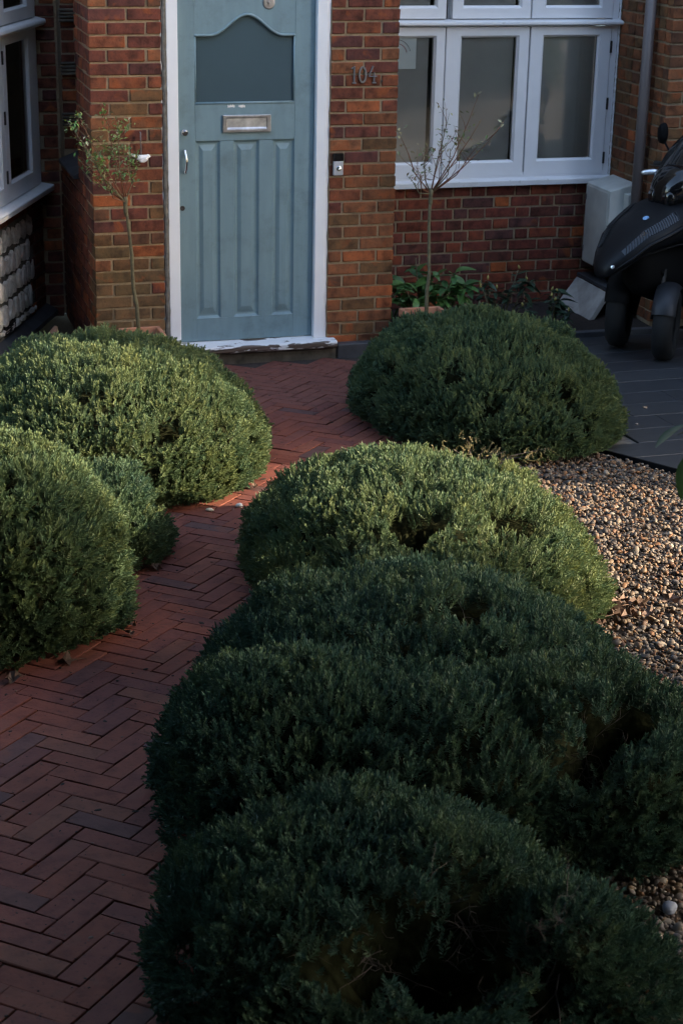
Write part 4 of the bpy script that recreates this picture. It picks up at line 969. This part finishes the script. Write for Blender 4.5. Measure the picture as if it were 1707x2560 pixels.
def standard_tree(label, base, fork, tips, leafcol, nleaf, seed, group='standard trees in terracotta pots'):
    rr = random.Random(seed); root = thing('potted_tree', label, 'tree', base, group)
    b, f = Vector(base), Vector(fork); pts = []
    for k in range(9):
        t = k / 8; p = b.lerp(f, t) + Vector((rr.uniform(-1, 1), rr.uniform(-1, 1), 0)) * 0.006 * (1 if 0 < k < 8 else 0); pts.append(p)
    part('trunk', MB().tube(pts, [0.0125 - 0.004 * k / 8 for k in range(9)], 10), M_BARK, root, True)
    part('graft', MB().lathe([(0.008, -0.06), (0.014, -0.03), (0.011, 0.0), (0.015, 0.03), (0.010, 0.05)], 10).xf(Matrix.Translation(f)), M_BARK, root, True)
    lm = MB(); lc = []
    def leaves(p0, p1, n, spread, size):
        for _ in range(n):
            t = rr.uniform(0.25, 1.02); p = p0.lerp(p1, t) + Vector((rr.gauss(0, spread), rr.gauss(0, spread), rr.gauss(0, spread)))
            o = Vector((rr.uniform(-1, 1), rr.uniform(-1, 1), rr.uniform(-.2, 1))); s = size * rr.uniform(.6, 1.3)
            leaf_quad(lm, p, o, Vector((rr.uniform(-.4, .4), rr.uniform(-.4, .4), 1)), s, s * 0.48)
            tipy = 1.0 if t > 0.85 and rr.random() < 0.45 else 0.0
            lc.extend([(0.36, 0.33, 0.18, 1) if tipy else (*[c * rr.uniform(.7, 1.35) for c in rr.choice(leafcol)], 1)] * 2)
    for tip, nl in tips:
        tip = Vector(tip); mid = f.lerp(tip, 0.45) + Vector((rr.uniform(-.02, .02), rr.uniform(-.03, .03), -0.03)); q = f.lerp(tip, 0.75) + Vector((rr.uniform(-.012, .012), rr.uniform(-.02, .02), -0.008))
        part('branch', MB().tube([f + Vector((0, 0, 0.02)), mid, q, tip], [0.0048, 0.0034, 0.0024, 0.0012], 6), M_TWIG if rr.random() < .7 else M_BARK, root, True)
        leaves(mid, tip, nl + 6, 0.016, 0.031)
        for k in range(rr.choice((2, 3, 3, 4))):
            t = rr.uniform(.25, .85); s_ = f.lerp(tip, t) if t < .4 else mid.lerp(tip, (t - .3) / .7); e_ = s_ + Vector((rr.uniform(-.09, .09), rr.uniform(-.10, .10), rr.uniform(.05, .15)))
            m2 = (s_ + e_) / 2 + Vector((rr.uniform(-.015, .015), 0, -.01))
            part('twig', MB().tube([s_, m2, e_], [0.0022, 0.0016, 0.0008], 5), M_TWIG, root, True)
            leaves(m2, e_, max(3, nl // 2), 0.012, 0.029)
    me = bpy.data.meshes.new('leaves'); p = WL[root.name]
    me.from_pydata([(v[0] - p[0], v[1] - p[1], v[2] - p[2]) for v in lm.v], [], lm.f)
    at = me.attributes.new('leaf_colour', 'FLOAT_COLOR', 'FACE'); at.data.foreach_set('color', [x for q in lc for x in q][:4 * len(lm.f)])
    m, nt, b_ = new_mat('tree_leaf'); a_ = N(nt, 'ShaderNodeAttribute', attribute_name='leaf_colour'); nt.links.new(a_.outputs['Color'], b_.inputs['Base Color']); b_.inputs['Roughness'].default_value = 0.45
    me.materials.append(m); o = link('foliage', me, root, p); o['kind'] = 'stuff'
    return root
GREENS = [(0.12, 0.21, 0.045), (0.09, 0.17, 0.045), (0.16, 0.22, 0.06)]
standard_tree('slim leafy standard tree leaning in the pot at the left pier', (-0.255, -0.25, 0.25), (-0.335, -0.33, 1.055),
    [((-0.66, -0.35, 1.55), 22), ((-0.575, -0.30, 1.545), 16), ((-0.434, -0.36, 1.60), 26), ((-0.36, -0.28, 1.52), 14), ((-0.249, -0.33, 1.30), 16), ((-0.582, -0.40, 1.44), 20), ((-0.482, -0.42, 1.25), 26), ((-0.40, -0.26, 1.38), 24), ((-0.607, -0.22, 1.33), 14), ((-0.32, -0.38, 1.34), 18)], GREENS, 200, 3)
standard_tree('slim nearly bare standard tree with yellow tips below the white window', (1.545, -0.25, 0.27), (1.541, -0.25, 1.03),
    [((1.327, -0.25, 1.417), 7), ((1.652, -0.22, 1.528), 8), ((1.824, -0.25, 1.642), 7), ((1.983, -0.27, 1.476), 9), ((1.909, -0.22, 1.386), 9), ((1.829, -0.30, 1.497), 6), ((1.389, -0.28, 1.161), 4), ((1.72, -0.24, 1.398), 9), ((1.48, -0.20, 1.32), 4), ((1.58, -0.30, 1.40), 5), ((1.44, -0.24, 1.22), 3)], [(0.13, 0.15, 0.06), (0.10, 0.13, 0.04), (0.20, 0.14, 0.07)], 80, 8)

# ------------------------------------------------------------------ leafy plants against the window wall
def broad_leaf(name, L, Wd, curl, seg=6):
    mb = MB(); vs = []; fs = []
    for i in range(seg + 1):
        t = i / seg; w = Wd * 0.5 * math.sin(PI * min(1, t * 0.92 + 0.06)) ** 0.8; z = -curl * t * t * L; x = t * L
        vs += [(x, -w, z + w * 0.25), (x, 0, z), (x, w, z + w * 0.25)]
    for i in range(seg):
        a = 3 * i; fs += [(a, a + 3, a + 4, a + 1), (a + 1, a + 4, a + 5, a + 2)]
    me = bpy.data.meshes.new(name); me.from_pydata(vs, [], fs); me.materials.append(M_LEAF)
    me.polygons.foreach_set('use_smooth', [True] * len(me.polygons)); me.update(); return me
def leafy_plant(name, label, cat, centre, spread, n, L, Wd, cols, seed, hmax, buds=0, group=None):
    rr = random.Random(seed); root = thing(name, label, cat, centre, group); c = Vector(centre)
    meshes = [broad_leaf('leaf', L, Wd, q) for q in (0.1, 0.3, 0.5, 0.75)]
    stems = []
    for k in range(max(5, n // 8)):
        a = rr.uniform(0, 2 * PI); r = rr.uniform(.1, 1); t = c + Vector((math.cos(a) * spread[0] * r, math.sin(a) * spread[1] * r, hmax * rr.uniform(.45, 1) * (1 - 0.45 * r * r)))
        b = c + Vector((math.cos(a) * spread[0] * r * .35, math.sin(a) * spread[1] * r * .35, 0)); stems.append((b, t))
        part('stem', MB().tube([b, b.lerp(t, .5) + Vector((0, 0, .03)), t], [.006, .005, .003], 6), M_BARK, root, True)
    for k in range(n):
        b, t = rr.choice(stems); u = 1 - abs(rr.gauss(0, 0.25)); p = b.lerp(t, max(.15, u)); yaw = rr.uniform(0, 2 * PI); pit = rr.uniform(-0.75, 0.35) if u > .7 else rr.uniform(-.3, .6)
        q = rr.choice(cols); kk = rr.uniform(.75, 1.25)
        o = link('leaf', rr.choice(meshes), root, p, (rr.uniform(-.5, .5), pit, yaw), tuple(x * kk for x in q)); s = rr.uniform(.65, 1.2); o.scale = (s, s, s)
    bm_ = MB().lathe([(0.001, 0), (0.008, 0.012), (0.007, 0.024), (0.001, 0.034)], 8).mesh('bud', simple('yellow_bud', (0.42, 0.34, 0.10), 0.5), True) if buds else None
    for k in range(buds):
        b, t = stems[k % len(stems)]; link('bud', bm_, root, t + Vector((rr.uniform(-.02, .02), rr.uniform(-.02, .02), 0.0)), (rr.uniform(-.3, .3), rr.uniform(-.3, .3), 0))
    return root
leafy_plant('broad_leaved_plant', 'bright green broad-leaved plant against the wall behind the terracotta pot', 'plant', (1.80, 0.55, 0.02), (0.36, 0.26), 150, 0.115, 0.062, [(0.08, 0.18, 0.05), (0.10, 0.21, 0.055), (0.06, 0.145, 0.05)], 4, 0.48)
leafy_plant('broad_leaved_plant', 'tall dark leafed plant squeezed against the right side of the door pier', 'plant', (1.50, 0.45, 0.02), (0.11, 0.2), 34, 0.11, 0.06, [(0.06, 0.14, 0.05), (0.07, 0.16, 0.055)], 14, 0.55)
leafy_plant('rhododendron', 'dark rhododendron with yellow buds under the window sill', 'shrub', (2.30, 0.48, 0.02), (0.28, 0.2), 90, 0.085, 0.032, [(0.030, 0.062, 0.034), (0.040, 0.076, 0.038), (0.026, 0.048, 0.032)], 5, 0.42, 7, 'rhododendrons under the window')
leafy_plant('rhododendron', 'lower dark rhododendron with buds beside the leaning concrete slab', 'shrub', (2.62, 0.30, 0.02), (0.26, 0.2), 70, 0.085, 0.032, [(0.030, 0.062, 0.034), (0.040, 0.076, 0.038), (0.026, 0.048, 0.032)], 6, 0.30, 6, 'rhododendrons under the window')
# straw-coloured dried plant between two mounds
dr = thing('dried_plant', 'straw coloured dried plant between the sunlit mound and the blue-green mound', 'plant', (0.95, -2.72, gz(-2.72)))
DSP = [sprig(40 + k, 5, 0.012, 0.008, 0.007, M_DRY) for k in range(4)]
rng = np.random.default_rng(3); n = 170; cl = rng.normal(0, 1, (14, 3)) * np.array([0.12, 0.06, 0.035]) + np.array([0.93, -2.74, gz(-2.7) + 0.085])
q = cl[rng.integers(0, 14, n)] + rng.normal(0, 0.03, (n, 3)); q[:, 2] = np.maximum(q[:, 2], gz(-2.7) + 0.01)
dd = rng.normal(0, .6, (n, 3)) + np.array([0, 0, .7])
scatter('foliage', q, dirs_to_euler(dd, rng.uniform(0, 6, n)), np.ones((n, 3)) * rng.uniform(.6, 1.1, (n, 1)), rng.integers(0, 4, n), rng.random(n), DSP, M_DRY, dr, WL[dr.name])
mb = MB()
for k in range(14): mb.tube([(0.95 + 0.2 * (cl[k, 0] - 0.95), -2.72, gz(-2.7)), tuple(cl[k] * 0.5 + np.array([0.95, -2.72, gz(-2.7) + 0.1]) * 0.5), tuple(cl[k] + np.array([0, 0, 0.04]))], [.004, .003, .001], 5)
o = part('stems', mb, M_DEADTWIG, dr); o['kind'] = 'stuff'

# ------------------------------------------------------------------ dead leaves and stray stones
def dead_leaf(k, size=0.055):
    rr = random.Random(k); mb = MB(); n = 10; rad = [1, .55, .9, .5, .8, .45, .8, .5, .9, .55]
    vs = [(0, 0, 0.006)] + [(math.cos(2 * PI * i / n) * rad[i] * size * rr.uniform(.8, 1.1) * 0.6, math.sin(2 * PI * i / n) * rad[i] * size * rr.uniform(.6, 1) * 0.55, 0.012 + rr.uniform(-0.01, 0.02) * (size / .055)) for i in range(n)]
    mb.add(vs, [(0, 1 + i, 1 + (i + 1) % n) for i in range(n)]); mb.tube([(size * .5, 0, .01), (size * .9, 0.01, .006)], .0012, 4)
    return mb.mesh('dead_leaf', M_DRYLEAF)
for k, (x, y, s, lab) in enumerate([(-1.301, -4.573, 0.085, 'largest curled brown leaf on the path at the foot of the rounded left mound'), (-1.007, -4.287, 0.05, 'upper of two small dead leaves lying on the path beside the rounded mound'),
        (-1.03, -4.37, 0.045, 'lower of two small dead leaves lying on the path beside the rounded mound'), (-0.14, -2.66, 0.05, 'dark curled leaf on the path at the right foot of the pale green mound'), (-1.50, -4.70, 0.07, 'dark dead leaf at the left border of the path below the rounded mound'),
        (-0.80, -3.68, 0.055, 'flat brown leaf at the foot of the small dark mound')]):
    tag(link('dead_leaf', dead_leaf(60 + k, s), None, (x, y, gz(y) + 0.001), (TILT, 0, k * 1.7)), lab, 'leaf', 'dead leaves on the path')
for k, (x, y, s, lab) in enumerate([(-0.418, -2.95, 0.016, 'cream stone at the lower foot of the pale green mound'), (-0.275, -2.93, 0.02, 'whitest stone lying on the path by the pale green mound'), (2.342, -1.729, 0.012, 'brown pebble lying far up on the dark slabs'), (2.138, -2.048, 0.011, 'grey pebble nearer the gravel on the dark slabs'), (0.02, -6.72, 0.03, 'large blue-grey cobble where the lowest mound meets the gravel')]):
    me = PEB[k].copy(); me.materials.clear(); me.materials.append(simple('stray_stone', [(0.55, 0.47, 0.34), (0.66, 0.62, 0.55), (0.35, 0.25, 0.16), (0.30, 0.27, 0.24), (0.20, 0.22, 0.27)][k], 0.6, var=0.25, scale=60))
    o = tag(link('stray_stone', me, None, (x, y, gz(y) + s * 0.35), (0, 0, k)), lab, 'stone', 'stray stones'); o.scale = (s, s, s)
lm_ = [dead_leaf(200 + k, 0.06) for k in range(5)]
lit_v = []; lit_f = []; rr = random.Random(9)
for k in range(80):
    if k < 62: x, y = rr.gauss(0.74, 0.13), rr.gauss(-4.63, 0.10)
    else: x, y = rr.gauss(0.35, 0.2), rr.gauss(-5.9, 0.25)
    if x < -0.2: continue
    mt = Matrix.Translation((x, y, gz(y) + rr.uniform(0.004, 0.03))) @ Matrix.Rotation(rr.uniform(0, 6), 4, 'Z') @ Matrix.Rotation(rr.uniform(-.6, .6), 4, 'X') @ Matrix.Scale(rr.uniform(.8, 1.7), 4)
    me = lm_[k % 5]; o0 = len(lit_v); lit_v += [tuple(mt @ v.co) for v in me.vertices]; lit_f += [tuple(i + o0 for i in p.vertices) for p in me.polygons]
o = part('leaf_litter', MB().add(lit_v, lit_f), M_DRYLEAF, None); tag(o, 'brown fallen leaves gathered on the gravel at the foot of the mounds', 'fallen leaves', kind='stuff')
#SCOOTER
# ------------------------------------------------------------------ three-wheeled scooter on the slabs
SX, SY = 2.945, -0.40
scoot = thing('motor_scooter', 'black three-wheeled scooter with two front wheels parked on the dark slabs', 'scooter', (SX, SY, gz(SY)))
SM = Matrix.Translation((SX, SY, gz(SY) - 0.003)) @ Matrix.Rotation(R_(200), 4, 'Z')
def sp(name, mb, mat, par=None, **kw): return part(name, mb.xf(SM), mat, par or scoot, **kw)
def sect(x, cz, hy, hz, n=24, e=2.4, cy=0.0):
    out = []
    for k in range(n):
        a = 2 * PI * k / n; c, s = math.cos(a), math.sin(a)
        out.append((x, cy + hy * math.copysign(abs(c) ** (2 / e), c), cz + hz * math.copysign(abs(s) ** (2 / e), s)))
    return out
NOSE = [(0.415, .570, .020, .020), (0.408, .572, .055, .040), (0.375, .605, .095, .062), (0.305, .660, .145, .075), (0.19, .750, .205, .090), (0.08, .785, .240, .108), (-0.02, .820, .258, .125), (-0.14, .840, .268, .135), (-0.28, .850, .268, .145), (-0.36, .84, .25, .16)]
sp('nose_fairing', MB().loft([sect(*q) for q in NOSE]), M_BLACK, smooth=True)
def nose_pt(x, ang, out=0.004):
    for a, b in zip(NOSE, NOSE[1:]):
        if b[0] <= x <= a[0]:
            t = (a[0] - x) / (a[0] - b[0]); cz, hy, hz = (a[k] + (b[k] - a[k]) * t for k in (1, 2, 3)); c, s_ = math.cos(ang), math.sin(ang)
            return (x, (hy + out) * math.copysign(abs(c) ** (2 / 2.4), c), cz + (hz + out) * math.copysign(abs(s_) ** (2 / 2.4), s_))
for s in (-1, 1):
    A = lambda d: R_(d) if s > 0 else R_(180 - d)
    sp('side_fin', MB().tube([nose_pt(x, A(dg), 0.0) for x, dg in ((0.38, -6), (0.30, -2), (0.20, 2), (0.08, 6), (-0.06, 10), (-0.25, 12), (-0.34, 12))], [.006, .011, .014, .015, .016, .016, .014], 8), M_BLACK, smooth=True)
    sp('lower_fin', MB().tube([nose_pt(x, A(dg), 0.0) for x, dg in ((0.38, -50), (0.30, -55), (0.18, -58), (0.05, -58), (-0.1, -55), (-0.3, -50))], [.006, .010, .011, .011, .011, .010], 8), M_FENDER, smooth=True)
sp('belly', MB().loft([sect(0.16, .55, .06, .10), sect(0.08, .55, .10, .16), sect(-0.1, .52, .13, .20), sect(-0.35, .48, .16, .20)]), M_PLASTIC, smooth=True)
# radiator grille: rows of slots on each flank
for s in (-1, 1):
    A = lambda d: R_(d) if s > 0 else R_(180 - d)
    xs2 = [0.325 - 0.34 * k / 15 for k in range(16)]
    g = sp('grille', MB().add([nose_pt(x, A(a_), 0.0015) for x in xs2 for a_ in (30, 42, 54)], [(3 * i + k, 3 * i + 3 + k, 3 * i + 4 + k, 3 * i + 1 + k) for i in range(15) for k in (0, 1)]), M_GLOSSBLACK)
    for k in range(22):
        x = 0.32 - 0.33 * k / 21; sp('slat', MB().tube([nose_pt(x, A(30), 0.003), nose_pt(x - 0.010, A(42), 0.004), nose_pt(x - 0.022, A(54), 0.003)], 0.0036, 5), M_FENDER, g)
sp('badge', MB().lathe([(0.020, 0), (0.020, .004), (0.0, .005)], 16).xf(Matrix.Translation(nose_pt(0.10, R_(80), 0.001)) @ Matrix.Rotation(R_(25), 4, 'Y')), M_BADGE)
sp('marker_lamp', MB().lathe([(0.012, 0), (0.010, .006), (0.0, .008)], 12).xf(Matrix.Translation(nose_pt(0.385, R_(15), 0.0)) @ Matrix.Rotation(R_(75), 4, 'Y') @ Matrix.Rotation(R_(-30), 4, 'X')), M_LENS)
SMU = SM @ Matrix.Translation((-0.13, 0, 0))
def su(name, mb, mat, par=None, **kw): return part(name, mb.xf(SMU), mat, par or scoot, **kw)
cowl = su('headlamp_cowl', MB().loft([sect(0.075, 1.00, .05, .05), sect(0.055, 1.01, .10, .085), sect(0.0, 1.04, .14, .12), sect(-0.08, 1.06, .155, .13), sect(-0.17, 1.06, .14, .12)]), M_GLOSSBLACK, smooth=True)
for s in (-1, 1):
    su('headlamp', MB().loft([sect(0.078, .985, .018, .035, 14, 2, s * .05), sect(0.066, .985, .034, .05, 14, 2, s * .068), sect(0.030, .99, .034, .052, 14, 2, s * .085)]), M_GLOSSBLACK, cowl, smooth=True)
su('neck', MB().loft([sect(-0.10, .86, .15, .10), sect(-0.14, .97, .12, .08)]), M_PLASTIC)
ws_ = []
for k in range(9):
    t = k / 8; z = 1.06 + 0.34 * t; x = 0.02 - 0.20 * t - 0.05 * t * t; w_ = 0.16 + 0.03 * math.sin(PI * t) - 0.07 * t * t
    ws_.append([(x - 0.06 * (y_ / w_) ** 2 if w_ else x, y_, z) for y_ in [w_ * (-1 + 2 * j / 10) for j in range(11)]])
mb = MB(); vs = [p for r in ws_ for p in r] + [(p[0] - 0.004, p[1], p[2]) for r in ws_ for p in r]; o_ = 99
fs = [(11 * i + j, 11 * i + j + 1, 11 * i + 12 + j, 11 * i + 11 + j) for i in range(8) for j in range(10)]; fs += [tuple(o_ + q for q in reversed(f)) for f in fs]
m_scr, nt_, b_ = new_mat('smoked_screen'); b_.inputs['Base Color'].default_value = (0.012, 0.012, 0.013, 1); b_.inputs['Roughness'].default_value = 0.06
su('windscreen', mb.add(vs, fs), m_scr, smooth=True)
for s in (-1, 1):
    su('handlebar', MB().tube([(-0.16, 0, 1.10), (-0.20, s * .18, 1.13), (-0.23, s * .26, 1.13)], [.013, .013, .014], 10), M_PLASTIC, smooth=True)
    su('grip', MB().tube([(-0.225, s * .24, 1.13), (-0.25, s * .36, 1.125)], [.019, .018], 12), M_RUBBER, smooth=True)
    su('lever', MB().tube([(-0.19, s * .22, 1.13), (-0.17, s * .28, 1.125), (-0.20, s * .36, 1.12)], [.006, .005, .004], 6), M_IRON, smooth=True)
    su('indicator', MB().loft([sect(-0.02, 1.10, .006, .006, 10, 2, s * .255), sect(-0.03, 1.10, .020, .016, 10, 2, s * .24), sect(-0.08, 1.105, .024, .020, 10, 2, s * .21), sect(-0.12, 1.105, .01, .012, 10, 2, s * .18)]), M_LENS, smooth=True)
    mr = su('mirror', MB().loft([sect(-0.245, 1.318, .002, .004, 14, 2, s * .330), sect(-0.250, 1.318, .034, .062, 14, 2.2, s * .330), sect(-0.275, 1.318, .038, .070, 14, 2.2, s * .330), sect(-0.283, 1.318, .030, .058, 14, 2.2, s * .330)]), M_PLASTIC, smooth=True)
    su('stalk', MB().tube([(-0.25, s * .20, 1.13), (-0.265, s * .25, 1.20), (-0.265, s * .31, 1.27)], [.008, .0065, .007], 8), M_PLASTIC, mr, smooth=True)
def wheel(px, py, r, w_, steer, name='wheel'):
    wm = SM @ Matrix.Translation((px, py, r)) @ Matrix.Rotation(steer, 4, 'Z')
    prof = [(r * .60, -w_ * .40), (r * .70, -w_ * .50), (r * .86, -w_ * .50), (r * .95, -w_ * .36), (r, -w_ * .12), (r, w_ * .12), (r * .95, w_ * .36), (r * .86, w_ * .50), (r * .70, w_ * .50), (r * .60, w_ * .40)]
    wh = part(name, MB().lathe([(r * .58, -w_ * .3), (r * .62, -w_ * .36), (r * .62, w_ * .36), (r * .58, w_ * .3)], 32, 'y').xf(wm), M_PLASTIC, scoot)
    mb_ = MB(); n_ = 40; vs_ = []; fs_ = []
    for q in range(n_):
        a = 2 * PI * q / n_
        for k, (rr_, h_) in enumerate(prof):
            groove = 0.994 if (q % 4 == 0 and 2 < k < 7) else 1.0; vs_.append((rr_ * groove * math.cos(a), h_, rr_ * groove * math.sin(a)))
    m_ = len(prof)
    fs_ = [(q * m_ + k, q * m_ + (k + 1) % m_, ((q + 1) % n_) * m_ + (k + 1) % m_, ((q + 1) % n_) * m_ + k) for q in range(n_) for k in range(m_)]
    part('tyre', mb_.add(vs_, fs_).xf(wm), M_RUBBER, wh, True)
    for q in range(5):
        a = 2 * PI * q / 5; part('spoke', MB().tube([(0.03 * math.cos(a), w_ * .15, 0.03 * math.sin(a)), (r * .6 * math.cos(a), w_ * .1, r * .6 * math.sin(a))], [.016, .011], 6).xf(wm), M_FENDER, wh)
    part('hub', MB().lathe([(0.001, -w_ * .3), (0.045, -w_ * .3), (0.045, w_ * .3), (0.001, w_ * .3)], 16, 'y').xf(wm), M_PLASTIC, wh)
    part('brake_disc', MB().lathe([(0.05, -w_ * .42), (0.10, -w_ * .42), (0.10, -w_ * .38), (0.05, -w_ * .38)], 24, 'y').xf(wm), M_STEEL, wh)
    return wm
for s in (-1, 1):
    r_ = 0.235; st_ = R_(36); wm = wheel(0.0, s * 0.205, r_, 0.125, st_)
    fen = MB(); vs = []; n_ = 12
    for q in range(n_ + 1):
        a = R_(25 + 125 * q / n_)
        for k in range(7):
            y_ = -0.075 + 0.15 * k / 6; rr_ = 0.262 - 0.03 * abs(2 * k / 6 - 1) ** 2.2 - (0.012 if q in (0, n_) else 0); vs.append((rr_ * math.cos(a), y_, rr_ * math.sin(a)))
    n1 = len(vs); vs += [(x * .975, y, z * .975) for x, y, z in vs]
    fs = [(7 * q + k, 7 * q + k + 1, 7 * q + 8 + k, 7 * q + 7 + k) for q in range(n_) for k in range(6)]; fs += [tuple(n1 + i for i in reversed(f)) for f in fs]
    fs += [(7 * q, 7 * q + 7, n1 + 7 * q + 7, n1 + 7 * q) for q in range(n_)] + [(7 * q + 6, n1 + 7 * q + 6, n1 + 7 * q + 13, 7 * q + 13) for q in range(n_)]
    fen.add(vs, fs).xf(SM.inverted() @ wm); sp('fender', fen, M_FENDER if s > 0 else M_PLASTIC, smooth=True)
    sp('fork_arm', MB().tube([(0.0, s * 0.10, r_), (-0.06, s * 0.09, 0.45), (-0.08, s * 0.08, 0.62)], [.028, .026, .03], 10), M_PLASTIC, smooth=True)
    sp('shock_absorber', MB().tube([(-0.02, s * 0.115, 0.30), (-0.05, s * 0.10, 0.56)], 0.022, 12), M_IRON, smooth=True)
for z_ in (0.40, 0.54): sp('suspension_beam', MB().tube([(-0.03, -0.12, z_), (-0.03, 0.12, z_)], 0.022, 10), M_PLASTIC, smooth=True)
sp('leg_shield', MB().loft([sect(-0.34, .62, .26, .36, 24, 3), sect(-0.40, .62, .28, .38, 24, 3), sect(-0.43, .60, .26, .34, 24, 3)]), M_PLASTIC, smooth=True)
sp('floorboard', MB().box((-0.95, -0.24, 0.26), (-0.40, 0.24, 0.36)), M_PLASTIC, bevel=0.03)
sp('rear_body', MB().loft([sect(-0.90, .55, .14, .16), sect(-1.05, .60, .20, .22), sect(-1.45, .66, .19, .20), sect(-1.80, .74, .10, .10), sect(-1.88, .77, .04, .04)]), M_BLACK, smooth=True)
sp('seat', MB().loft([sect(-0.88, .80, .10, .05), sect(-1.05, .82, .16, .07), sect(-1.40, .86, .17, .08), sect(-1.72, .90, .11, .06)]), M_PLASTIC, smooth=True)
wheel(-1.47, 0.0, 0.24, 0.14, 0.0)

# ------------------------------------------------------------------ leafy branch reaching in from the right, close to the lens
br = thing('garden_bush', 'blurred green leaves of a nearby bush reaching in at the right edge', 'bush', (0.57, -7.3, gz(-7.3)))
part('stem', MB().tube([(0.57, -7.3, 0.33), (0.52, -7.2, 1.0), (0.29, -7.12, 1.55), (-0.01, -7.05, 1.74), (-0.16, -7.0, 1.76)], [.012, .010, .007, .004, .002], 8), M_BARK, br, True)
BL = [broad_leaf('leaf', 0.075, 0.028, q) for q in (0.2, 0.5)]
for k, (x, y, z, yaw, pit) in enumerate([(0.245, -6.95, 1.755, R_(195), 0.25), (0.235, -7.0, 1.70, R_(215), 0.75), (0.30, -7.0, 1.765, R_(150), 0.15), (0.33, -7.02, 1.72, R_(250), 0.6), (0.40, -7.03, 1.75, R_(100), -.2), (0.50, -7.05, 1.70, R_(230), .4), (0.60, -7.08, 1.66, R_(120), .1), (0.66, -7.1, 1.62, R_(260), .5), (0.75, -7.12, 1.54, R_(80), .0), (0.88, -7.18, 1.30, R_(200), .3), (0.93, -7.2, 1.1, R_(20), .2), (0.93, -7.2, 0.9, R_(240), .3)]):
    o = link('leaf', BL[k % 2], br, (x - 0.43, y, z), (0.2, pit, yaw), [(0.04, 0.10, 0.03), (0.055, 0.12, 0.04)][k % 2]); o.scale = (1.25, 1.25, 1.25)

# ------------------------------------------------------------------ unseen masses added to shape sun and shade on the garden
#ADDED LIGHT BLOCKERS
nb = thing('added_sun_blocker', 'unseen rendered block added beyond the driveway to bound the sun strip', 'house', (9, 0, 0))  # unseen block added so that its shadow bounds the sun strip
part('wall', MB().box((5.6, -5.15, 0.0), (12.0, 4.0, 6.5)), M_RENDER, nb)
part('roof', MB().add([(5.4, -5.35, 6.45), (12.2, -5.35, 6.45), (12.2, 4.2, 6.45), (5.4, 4.2, 6.45), (5.4, 0, 9.0), (12.2, 0, 9.0)], [(0, 1, 5, 4), (1, 2, 5), (2, 3, 4, 5), (3, 0, 4), (0, 3, 2, 1)]), M_ROOF, nb)
def mass(label, nm, cat, centre, rad, n, size, seed):
    rng = np.random.default_rng(seed); root = thing(nm, label, cat, (centre[0], centre[1], gz(centre[1])))
    u = rng.normal(size=(n, 3)); u /= np.linalg.norm(u, axis=1, keepdims=True); k = (np.abs(u) ** 4).sum(1) ** .25
    q = np.array(centre) + u / k[:, None] * np.array(rad) * rng.uniform(.82, 1.06, (n, 1))
    if nm == 'added_shade_canopy': q[:, 2] = np.maximum(q[:, 2], 3.85)
    scatter('foliage', q, dirs_to_euler(u + rng.normal(0, .5, (n, 3)), rng.uniform(0, 6, n)), np.ones((n, 3)) * size * rng.uniform(.7, 1.3, (n, 1)), rng.integers(0, 6, n), np.clip(rng.normal(.35, .12, n), 0, 1), SPRIGS, M_HEBE, root, WL[root.name])
    mb_ = MB(); vs = []
    for j in range(15):
        ph = PI * j / 14
        for i in range(24):
            a = 2 * PI * i / 24; w_ = np.array([math.sin(ph) * math.cos(a), math.sin(ph) * math.sin(a), math.cos(ph)]); w_ = w_ / (np.abs(w_) ** 4).sum() ** .25
            vs.append(tuple(np.array(centre) + w_ * np.array(rad) * 0.88))
    part('inner_growth', mb_.add(vs, [(24 * j + i, 24 * j + (i + 1) % 24, 24 * j + 24 + (i + 1) % 24, 24 * j + 24 + i) for j in range(14) for i in range(24)]), M_CORE, root, True)
    return root
mass('unseen leafy block added beyond the drive to keep sun off the front mounds', 'added_leafy_blocker', 'hedge', (6.3, -11.42, 2.0), (0.8, 3.25, 2.4), 9000, 5.0, 50)  # added out of view; its shadow covers the front mounds
tr_ = mass('unseen leafy canopy added overhead to darken the foreground', 'added_shade_canopy', 'tree', (-1.8, -8.9, 4.55), (5.4, 4.4, 1.15), 12000, 9.0, 51)  # added canopy, out of view, dims the sky light on the foreground
part('trunk', MB().tube([(-4.2, -12.5, 0.3), (-3.9, -12.0, 2.6), (-2.5, -11.2, 5.0)], [.28, .24, .18], 14), M_BARK, tr_, True)
mass('unseen leafy block added on the left to cut low sky light', 'added_leafy_blocker', 'hedge', (-5.2, -8.6, 1.7), (0.7, 5.6, 2.1), 9000, 5.0, 52)  # unseen, added to block the sky band at the left
mass('unseen leafy block added behind the camera to cut low sky light', 'added_leafy_blocker', 'hedge', (-0.5, -14.6, 1.6), (5.5, 0.7, 2.2), 9000, 5.0, 53)  # unseen, added to block the sky band at the rear
